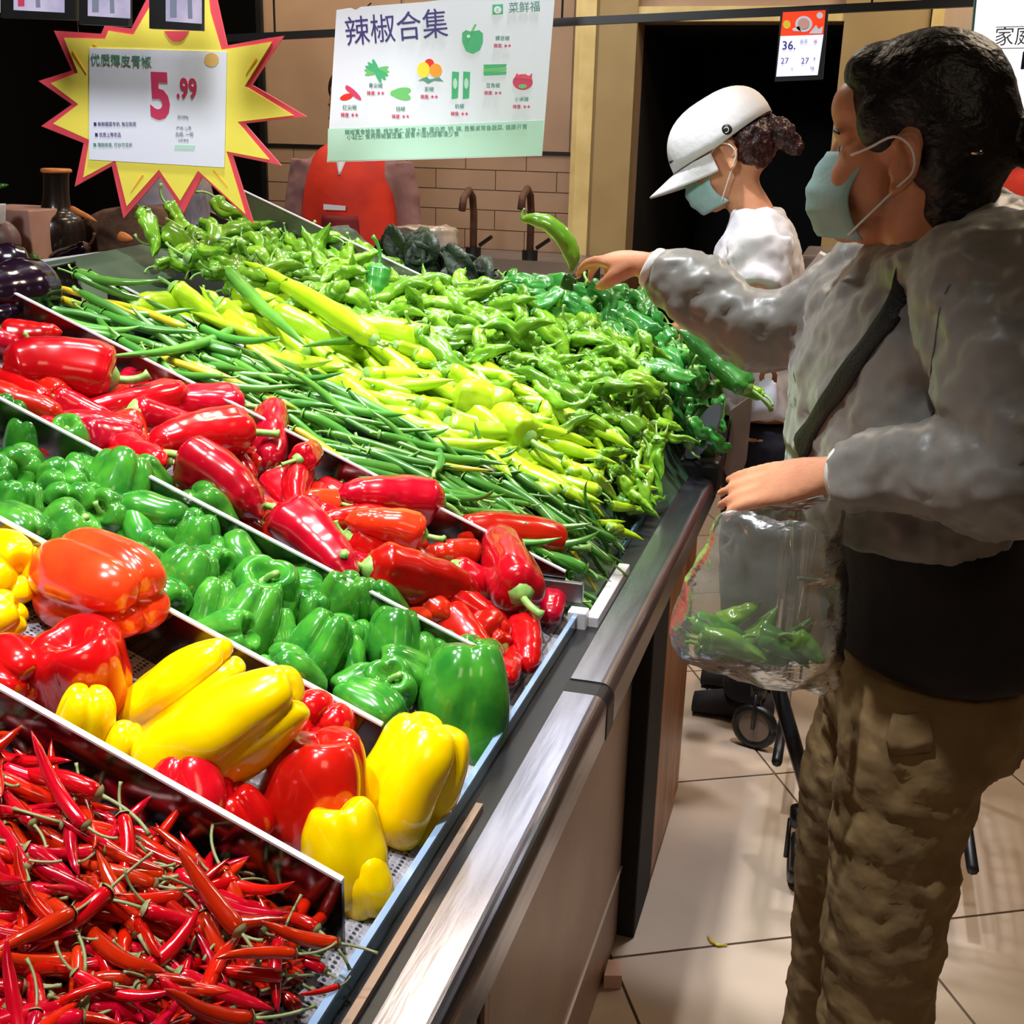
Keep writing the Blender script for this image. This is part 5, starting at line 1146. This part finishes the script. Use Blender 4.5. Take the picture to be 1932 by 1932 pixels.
# cargo pocket flap on the near thigh
def wrap(name, pts, width, m, target, parent, off=.004, th=.003, n=26, wv=None):
    C_ = catmull([A_(p) for p in pts], max(2, n//(len(pts)-1))); vs = []; fs = []; k = len(C_)
    for i, c in enumerate(C_):
        t = C_[min(i+1, k-1)]-C_[max(i-1, 0)]; t /= np.linalg.norm(t); view = _n(c-CAM) if wv is None else A_(wv); s = np.cross(t, view); s /= np.linalg.norm(s)
        for j in range(4): vs.append(c + s*width*(j/3-.5))
    for i in range(k-1):
        for j in range(3): fs.append((i*4+j, i*4+j+1, (i+1)*4+j+1, (i+1)*4+j))
    o = link_mesh(name, vs, fs, m, parent); w_ = o.modifiers.new('w', 'SHRINKWRAP'); w_.target = target; w_.wrap_method = 'NEAREST_SURFACEPOINT'; w_.wrap_mode = 'ABOVE_SURFACE'; w_.offset = off; sm = o.modifiers.new('sm', 'SMOOTH'); sm.iterations = 5; sm.factor = .5
    s_ = o.modifiers.new('t', 'SOLIDIFY'); s_.thickness = th; s_.offset = 1; return o
wrap('shoulder_strap', [W(1785,445,1.40), W(1745,505,1.34), W(1685,600,1.33), W(1625,705,1.35), W(1580,785,1.38), W(1546,845,1.42)], .05, M['strap'], jacket, woman, .006)
wrap('sleeve_seam', [W(1800,540,1.25), W(1772,640,1.24), W(1765,740,1.24), W(1772,830,1.24)], .004, mat('seam_thread', (92, 88, 86), .8), jacket, woman, .001, .001)
wrap('cargo_pocket', [W(1640,1395,1.25), W(1700,1400,1.25), W(1770,1385,1.25)], .075, M['khaki'], tr, woman, .004, .004)
# ---- pepper in her raised hand, bag in the other
vs, fs = limb([W(*p, YH) for p in [(986,414),(1000,413),(1025,418),(1052,436),(1072,462),(1081,490),(1078,512)]] if (YH := 1.765) else [], [.004,.0085,.0115,.0135,.0135,.0105,.003], 18, 5)
o = link_mesh('wrinkled_pepper', vs, fs, M['wrinkle']); d = o.modifiers.new('d', 'DISPLACE'); d.texture = cloud(.015); d.strength = .006; d.texture_coords = 'GLOBAL'
tag(o, 'curved green pepper held up between the fingers of the reaching hand', 'green pepper')
vs, fs = limb([W(*p, YH) for p in [(988,414),(986,404),(990,393)]], [.005,.003,.002], 8, 3); link_mesh('stem', vs, fs, ST, o)
vs, fs = limb([W(*p, YH+.01) for p in [(1088,532),(1074,526),(1070,545)]], [.004,.010,.012], 12, 4); o = link_mesh('wrinkled_pepper', vs, fs, M['dkgreen']); tag(o, 'green pepper just below the fingers of the reaching hand', 'green pepper')
YB_ = 1.30
bag_rows = [(952,1398,1568,.012),(966,1372,1586,.022),(990,1345,1592,.034),(1050,1318,1590,.042),(1120,1290,1590,.05),(1190,1264,1592,.06),(1235,1290,1588,.055),(1270,1390,1584,.035),(1300,1520,1578,.014)]
rings = []
for py, a, b, dp in bag_rows:
    p, q_ = W(a, py, YB_), W(b, py, YB_); rings.append((A_((p+q_)/2), A_((q_-p)/2), A_((0, dp, 0))))
vs, fs = loft(rings, 40, 5); bag = link_mesh('plastic_bag', vs, fs, M['film'])
d = bag.modifiers.new('d', 'DISPLACE'); d.texture = cloud(.04); d.strength = .026; d.texture_coords = 'GLOBAL'
d = bag.modifiers.new('d2', 'DISPLACE'); d.texture = cloud(.012); d.strength = .004; d.texture_coords = 'GLOBAL'
tag(bag, 'clear plastic bag of green peppers hanging from the woman\'s lower hand', 'plastic bag')
vs, fs = limb([W(1568,925,1.265), W(1585,955,1.265), W(1600,925,1.27)], [.004,.010,.004], 10, 3, flat=.3); link_mesh('bag_ear', vs, fs, M['film'], bag)
bp = [((1305,1170),(1400,1225),.012,.0),((1322,1205),(1460,1210),.014,-.02),((1360,1240),(1500,1190),.015,.015),((1430,1200),(1545,1230),.013,-.01),((1350,1180),(1450,1170),.012,.02),((1315,1215),(1380,1248),.011,.02),((1450,1245),(1560,1195),.013,.02),((1500,1200),(1570,1240),.012,-.02)]
for k, (a, b, r, dy) in enumerate(bp):
    free('bagged_pepper', W(*a, YB_+dy), W(*b, YB_+dy), r*1.25, 'horn', M['wrinkle'] if k % 3 else M['longgreen'], 'green pepper lying inside the clear bag', 'green pepper', 'green peppers inside the bag', seed=30+k, Ls=.6, bend=((-1)**k*.5, (-1)**k*.4), wr=.06)
# ================= generic clothed figure pieces
def std_person(c, F, label, top, apron=None, s=1.0, skin='skin2', hairm='hair', arms='down', cap=False):
    """standing figure; c = point on the floor, F = facing"""
    F = Vector(F).normalized(); L = Vector((0,0,1)).cross(F)
    def P_(f, l, z): return Vector(c) + F*f*s + L*l*s + Vector((0,0,z*s))
    T = head_frame(P_(.0, 0, 1.5), F, s=s)
    g = head_geos(T)
    g.append(loft([(A_(P_(-.03,0,1.36)), A_(L)*.06*s, A_(F)*.055*s), (A_(P_(-.02,0,1.2)), A_(L)*.15*s, A_(F)*.09*s), (A_(P_(0,0,1.0)), A_(L)*.12*s, A_(F)*.09*s), (A_(P_(0,0,.82)), A_(L)*.14*s, A_(F)*.1*s)], 20))
    hands = []
    for sd in (1, -1):
        sh_ = P_(-.02, sd*.17, 1.31); el = P_(-.02+.03, sd*.22, 1.05); wr = P_(.16, sd*.2, .9)
        hands.append((sh_, el, wr)); g.append(limb([sh_, el, wr], [.045,.036,.025], 12))
        T_ = basis(wr-el, Vector((0,0,1)), wr)
        if sd == 1: T_ = T_ @ Matrix.Diagonal((1,-1,1,1))
        g += hand_geos(T_, (.4,.45,.5,.55))
        g.append(limb([P_(0,sd*.09,.84), P_(.02,sd*.1,.46), P_(0,sd*.1,.1)], [.075,.052,.036], 14)); g.append(limb([P_(-.05,sd*.1,.04), P_(.12,sd*.11,.03)], [.035,.03], 12))
    v, f = join_geo(g); b = link_mesh('person', v, f, M[skin]); organic(b, .007, 3); tag(b, label, 'person'); eyes(T, b)
    v, f = join_geo([xf(T, ellip(q, r)) for q, r in [((-.022,0,.06),(.1,.082,.08)),((-.06,0,.01),(.07,.08,.09))]]); h = link_mesh('hair', v, f, M[hairm], b); organic(h, .008, 2)
    g = [loft([(A_(P_(0,0,.86)), A_(L)*.17*s, A_(F)*.12*s), (A_(P_(0,0,1.1)), A_(L)*.165*s, A_(F)*.115*s), (A_(P_(-.01,0,1.25)), A_(L)*.185*s, A_(F)*.11*s), (A_(P_(-.02,0,1.335)), A_(L)*.14*s, A_(F)*.08*s), (A_(P_(-.03,0,1.365)), A_(L)*.07*s, A_(F)*.06*s)], 24, 4)]
    for sh_, el, wr in hands: g.append(limb([sh_, el, wr.lerp(el, .12)], [.066,.054,.042], 16))
    v, f = join_geo(g); t = link_mesh('shirt', v, f, M[top], b); organic(t, .011, 3, .02, .07)
    g = [loft([(A_(P_(0,0,.9)), A_(L)*.16*s, A_(F)*.11*s), (A_(P_(0,0,.78)), A_(L)*.17*s, A_(F)*.12*s), (A_(P_(0,0,.72)), A_(L)*.16*s, A_(F)*.11*s)], 20)]
    for sd in (1, -1): g.append(limb([P_(0,sd*.085,.82), P_(.01,sd*.1,.46), P_(0,sd*.1,.07)], [.095,.072,.06], 16))
    v, f = join_geo(g); t2 = link_mesh('trousers', v, f, M['navycloth'], b); organic(t2, .012, 2, .015, .07)
    for sd in (1, -1):
        vs, fs = loft([(A_(P_(-.07,sd*.1,.04)), A_(L)*.03, A_((0,0,.035))), (A_(P_(0,sd*.1,.045)), A_(L)*.042, A_((0,0,.045))), (A_(P_(.14,sd*.11,.03)), A_(L)*.04, A_((0,0,.028)))], 16, 3); link_mesh('shoe', vs, fs, M['blackcloth'], b)
    if apron:
        m1, m2 = apron
        vs, fs = loft([(A_(P_(.01,0,.5)), A_(L)*.2*s, A_(F)*.16*s), (A_(P_(.01,0,.9)), A_(L)*.195*s, A_(F)*.155*s), (A_(P_(.0,0,1.12)), A_(L)*.185*s, A_(F)*.15*s), (A_(P_(.0,0,1.25)), A_(L)*.165*s, A_(F)*.142*s), (A_(P_(-.01,0,1.34)), A_(L)*.13*s, A_(F)*.112*s), (A_(P_(-.02,0,1.375)), A_(L)*.085*s, A_(F)*.075*s)], 24, 3)
        link_mesh('apron', vs, fs, M[m1], b)
        vs, fs = loft([(A_(P_(.02,0,.6)), A_(L)*.11*s, A_(F)*.156*s), (A_(P_(.02,0,1.02)), A_(L)*.1*s, A_(F)*.15*s), (A_(P_(.02,0,1.13)), A_(L)*.09*s, A_(F)*.143*s)], 20, 3, 3); link_mesh('apron_pocket', vs, fs, M[m2], b)
        vs, fs = loft([(A_(P_(.115,0,1.27)), A_(L)*.006*s, A_(F)*.03*s), (A_(P_(.088,0,1.33)), A_(L)*.03*s, A_(F)*.03*s), (A_(P_(.06,0,1.385)), A_(L)*.055*s, A_(F)*.03*s)], 16, 3); link_mesh('shirt_collar', vs, fs, M['white'], b)
        q = MB(); p0 = P_(.166, .03, 1.15); q.prism([p0, p0-L*.08*s, p0-L*.08*s+Vector((0,0,.02)), p0+Vector((0,0,.016))], F*.004); q.build('name_badge', M['white'], b)
    return b, T
wc = W(662, 330, 4.35); 
std_person((wc.x, 4.35, 0), (.12, -1, 0), 'person in a red apron behind the stall, head hidden by the poster', 'pinkcloth', ('vest', 'vestdk'), s=wc.z/1.29+.02)
rc = W(1935, 380, 3.7)
std_person((rc.x, 3.7, 0), (.3, .95, 0), 'person in a red apron at the right edge, mostly hidden behind the woman\'s hair', 'pinkcloth', ('vest', 'vest'), s=rc.z/1.29)
# ================= shopper in the white cap
YC = 2.95
Fc = Vector((-.97, .06, 0)); ec = W(1366, 296, YC-.07); CL = Vector((0,0,1)).cross(Fc).normalized(); pit = math.radians(30)
CC = ec - CL*.08 + Vector((-.006, 0, .012)); CT = head_frame(CC, Fc, pitch=pit, s=1.08)
g = head_geos(CT, neck=False)
nb = W(1418, 398, YC)
g.append(limb([CT @ Vector((-.03,0,-.03)), W(1392, 345, YC), nb, W(1430, 440, YC)], [.056,.05,.05,.06], 18))
ba = Vector((0, 1, 0)); bf = Vector((-1, 0, 0))
g.append(loft([ring(W(1435,440,YC), ba, bf, .08, .05), ring(W(1425,520,YC), ba, bf, .14, .1), ring(W(1425,660,YC), ba, bf, .12, .09), ring(W(1440,780,YC), ba, bf, .13, .1)], 18))
for sd, el, wr in ((-1, W(1425, 585, 2.72), W(1335, 640, 2.7)), (1, W(1420, 560, 3.12), W(1320, 600, 3.1))):
    sh_ = W(1445, 455, YC+sd*.16); g.append(limb([sh_, el, wr], [.045,.036,.026], 14))
    T_ = basis(wr-el, (0,0,1), wr)
    if sd < 0: T_ = T_ @ Matrix.Diagonal((1,-1,1,1))
    g += hand_geos(T_, (.3,.3,.35,.4))
hipc = W(1440, 800, YC); ft = onz(1392, 1318, 0)
for sd in (-1, 1):
    fx = hipc.x + (.02 if sd < 0 else .05); fy = YC+sd*.09
    g.append(limb([(hipc.x, fy, hipc.z), (hipc.x+.0, fy, .45), (fx, fy+.1, .1)], [.075,.055,.036], 14)); g.append(limb([(fx+.05,fy+.1,.04),(fx-.12,fy+.1,.03)], [.034,.03], 12))
v, f = join_geo(g); capper = link_mesh('person', v, f, M['skin']); organic(capper, .006, 4)
tag(capper, 'person in a white cap and white t-shirt looking down, beyond the reaching arm', 'person')
eyes(CT, capper); mask_part(CT, capper)
v, f = join_geo([xf(CT, ellip(q, r)) for q, r in [((-.05,0,.0),(.058,.078,.07)),((-.105,0,.0),(.025,.025,.03)),((-.12,.0,-.02),(.03,.025,.032)),((-.13,.0,-.05),(.02,.018,.03))]])
hr = link_mesh('hair', v, f, M['hair2'], capper); organic(hr, .006, 2, .02, .02)
# cap crown (open underneath) and brim
nu, nv = 40, 12; vs = []; fs = []
for j in range(nv+1):
    ph = math.pi/2*j/nv
    for i in range(nu):
        a = 2*math.pi*i/nu; r = math.sin(ph)**.85; zz = math.cos(ph)**.8
        seam = 1+.012*abs(math.sin(3*a))
        x = .002+(.122 if math.cos(a) > 0 else .118)*r*math.cos(a)*seam; y = .088*r*math.sin(a)*seam; z = .012+.11*zz + (.02*max(0, -math.cos(a))*(j/nv) if True else 0)
        vs.append(CT @ Vector((x, y, z)))
for j in range(nv):
    for i in range(nu): fs.append((j*nu+i, (j+1)*nu+i, (j+1)*nu+(i+1) % nu, j*nu+(i+1) % nu))
cap = link_mesh('cap', vs, fs, M['capcloth'], capper); s_ = cap.modifiers.new('t', 'SOLIDIFY'); s_.thickness = .004; s_.offset = 1
vs = []; fs = []; n, m_ = 20, 8
for i in range(n+1):
    a = math.radians(-86+172*i/n)
    for j in range(m_+1):
        t = j/m_; rx = .1+.088*t*math.cos(a)**.6 if math.cos(a) > 0 else .1
        x = .014+rx*math.cos(a); y = (.087-.006*t)*math.sin(a); z = .016-.022*t-.028*(abs(math.sin(a))**2)*(.3+.7*t)
        vs.append(CT @ Vector((x, y, z)))
for i in range(n):
    for j in range(m_): fs.append((i*(m_+1)+j, i*(m_+1)+j+1, (i+1)*(m_+1)+j+1, (i+1)*(m_+1)+j))
br = link_mesh('cap_brim', vs, fs, M['capcloth'], cap); s_ = br.modifiers.new('t', 'SOLIDIFY'); s_.thickness = .004
v, f = xf(CT, ellip((.002,0,.123),(.006,.006,.004))); link_mesh('cap_button', v, f, M['capcloth'], cap)
v, f = xf(CT, ellip((-.03,.087,.034),(.012,.005,.012))); o = link_mesh('round_emblem', v, f, M['blackplastic'], cap)
q = MB(); q.tube([CT @ Vector((-.03+.0055*math.cos(a), .0925, .034+.0055*math.sin(a))) for a in [math.radians(45+k*27) for k in range(11)]], .0009, 6); q.build('emblem_mark', M['white'], o, True)
q = MB(); q.tube([CT @ Vector(p) for p in [(.122,.022,.04),(.117,.036,.037),(.108,.05,.036)]], [.001,.004,.0012], 6); q.build('dark_stroke_mark', M['blackplastic'], cap, True)
g = [loft([ring(W(1442,770,YC), ba, bf, .17, .12), ring(W(1430,660,YC), ba, bf, .175, .12), ring(W(1428,540,YC), ba, bf, .18, .115), ring(W(1432,470,YC), ba, bf, .185, .1), ring(W(1436,425,YC), ba, bf, .13, .075), ring(W(1425,392,YC), ba, bf, .068, .06)], 26, 4)]
for sd, el in ((-1, W(1425, 585, 2.72)), (1, W(1420, 560, 3.12))):
    sh_ = W(1440, 460, YC+sd*.15); g.append(limb([sh_, sh_.lerp(el, .5), sh_.lerp(el, .75)], [.075,.07,.066], 18))
v, f = join_geo(g); te = link_mesh('t_shirt', v, f, M['tee'], capper); organic(te, .009, 4, .026, .045)
g = [loft([ring((hipc.x,YC,hipc.z+.02), ba, bf, .16, .11), ring((hipc.x,YC,hipc.z-.06), ba, bf, .17, .12), ring((hipc.x,YC,hipc.z-.13), ba, bf, .155, .1)], 20)]
for sd in (-1, 1): g.append(limb([(hipc.x, YC+sd*.085, hipc.z-.02), (hipc.x, YC+sd*.09, .45), (hipc.x+.02, YC+.1+sd*.09, .08)], [.09,.07,.058], 16))
v, f = join_geo(g); o = link_mesh('navy_trousers', v, f, M['navycloth'], capper); organic(o, .011, 2, .015, .07)
for sd in (-1, 1):
    fx = hipc.x + .03; fy = YC+.1+sd*.09; vs, fs = loft([(A_((fx+.07,fy,.04)), A_((0,.03,0)), A_((0,0,.036))), (A_((fx,fy,.045)), A_((0,.042,0)), A_((0,0,.045))), (A_((fx-.15,fy,.028)), A_((0,.038,0)), A_((0,0,.026)))], 16, 3); link_mesh('shoe', vs, fs, M['blackcloth'], capper)
# white pouch with a brown loop hanging at the hip
e = empty('hanging_pouch', W(1440, 740, 2.72), 'white cloth pouch on a brown loop hanging in front of the navy trousers', 'pouch')
vs, fs = loft([(A_(W(1450,716,2.72)), A_((.018,0,0)), A_((0,.006,0))), (A_(W(1443,745,2.72)), A_((.028,0,0)), A_((0,.014,0))), (A_(W(1440,775,2.72)), A_((.029,0,0)), A_((0,.014,0))), (A_(W(1436,792,2.72)), A_((.028,0,.006)), A_((0,.005,0)))], 16, 3, 3); keep(link_mesh('cloth_body', vs, fs, M['white']), e)
q = MB(); q.tube([W(*p, 2.72) for p in [(1439,735),(1437,710),(1443,694),(1456,694),(1462,708),(1459,735)]], .006, 8); keep(q.build('loop', M['wood'], smooth=True), e)
# ================= shopping cart beyond the woman
e = empty('shopping_cart', (.02, 2.5, 0), 'dark-framed wire shopping cart between the woman and the navy-trousered shopper', 'cart')
x0, x1, y0_, y1_ = -.08, .36, 2.15, 2.7
def rod(pts, r, m, name='frame_rod'): q = MB(); q.tube(pts, r, 8); return keep(q.build(name, m, smooth=True), e)
rod([W(1532,1520,2.2), W(1497,1400,2.22), W(1465,1290,2.26), W(1452,1240,2.3)], .016, M['blackmetal'], 'lower_leg')
for x in (x0+.02, x1-.02):
    rod([(x, y0_+(.3 if x < .1 else 0), .16), (x, y1_, .16)], .012, M['blackmetal']); rod([(x, y0_+.0, .5), (x, y0_-.02, .6), (x, y0_-.05, .98)], .012, M['chrome']); rod([(x, y1_, .16), (x, y1_-.1, .5)], .012, M['chrome'])
rod([(x0, y0_-.05, 1.0), (x1, y0_-.05, 1.0)], .014, M['blackplastic'], 'handle')
for z, gx in ((.5, .03), (.72, .012), (.95, 0)):
    rod([(x0+gx, y0_, z), (x1-gx, y0_, z), (x1-gx, y1_, z), (x0+gx, y1_, z), (x0+gx, y0_, z)], .006, M['chrome'], 'basket_rim')
q = MB()
for k in range(12):
    y = y0_+(y1_-y0_)*k/11
    for x, gx in ((x0, .03), (x1, -.03)): q.tube([(x+gx, y, .5), (x, y, .95)], .0025, 5)
for k in range(9):
    x = x0+(x1-x0)*k/8
    for y in (y0_, y1_): q.tube([(x, y, .5), (x, y, .95)], .0025, 5)
    q.tube([(x, y0_, .5), (x, y1_, .5)], .0025, 5)
o = keep(q.build('basket_wires', M['chrome'], smooth=True), e); o['kind'] = 'stuff'
def caster(px, py, y, R_, axis=(1, .2, 0)):
    c = onz(px, py, 0); c.z = R_; ax = Vector(axis).normalized()
    u = ax.cross(Vector((0,0,1))).normalized(); w2 = Vector((0,0,1))
    pts = [c+(u*math.cos(a)+w2*math.sin(a))*(R_-.012) for a in [2*math.pi*k/28 for k in range(29)]]
    q = MB(); q.tube(pts, .0125, 10); t = keep(q.build('caster_tyre', M['blackplastic'], smooth=True), e)
    q = MB(); q.tube([c-ax*.008, c+ax*.008], R_-.02, 24); keep(q.build('wheel_hub', mat('dull_hub', (128, 112, 100), .5)), e)
    q = MB(); q.tube([c-ax*.018, c-ax*.018+Vector((0,.01,R_+.03)), c+ax*.018+Vector((0,.01,R_+.03)), c+ax*.018], .006, 6); q.tube([c+Vector((0,.01,R_+.02)), c+Vector((0,.01,R_+.06))], .02, 12); keep(q.build('caster_fork', M['blackmetal'], smooth=True), e)
caster(1420, 1410, 0, .062, (.25, 1, 0)); caster(1494, 1660, 0, .055, (1, .1, 0)); caster(1750, 1560, 0, .062); caster(1750, 1400, 0, .062)
# parcels in the cart (brown)
q = MB(); q.box((-.04, 2.25, .51), (.14, 2.5, .9)); tag(q.build('carton', mat('brown_carton', (150, 98, 58), .7, col2=(130, 84, 48)), bevel=.004), 'brown cardboard carton standing in the cart', 'box')
# grey crates beyond the cap shopper's back
e = empty('grey_crate', W(1560, 500, 3.9), 'grey box with a white lid edge behind the white t-shirt', 'crate')
a, b = W(1505, 545, 3.9), W(1660, 470, 3.9); q = MB(); q.box((a.x, 3.9, 0), (b.x, 4.3, b.z-.03)); keep(q.build('crate_body', M['counter'], bevel=.01), e)
q = MB(); q.prism([W(1503,528,3.88), W(1512,534,3.88), W(1558,484,3.88), W(1546,478,3.88)], (0,.1,0)); keep(q.build('lid_edge', M['white']), e)
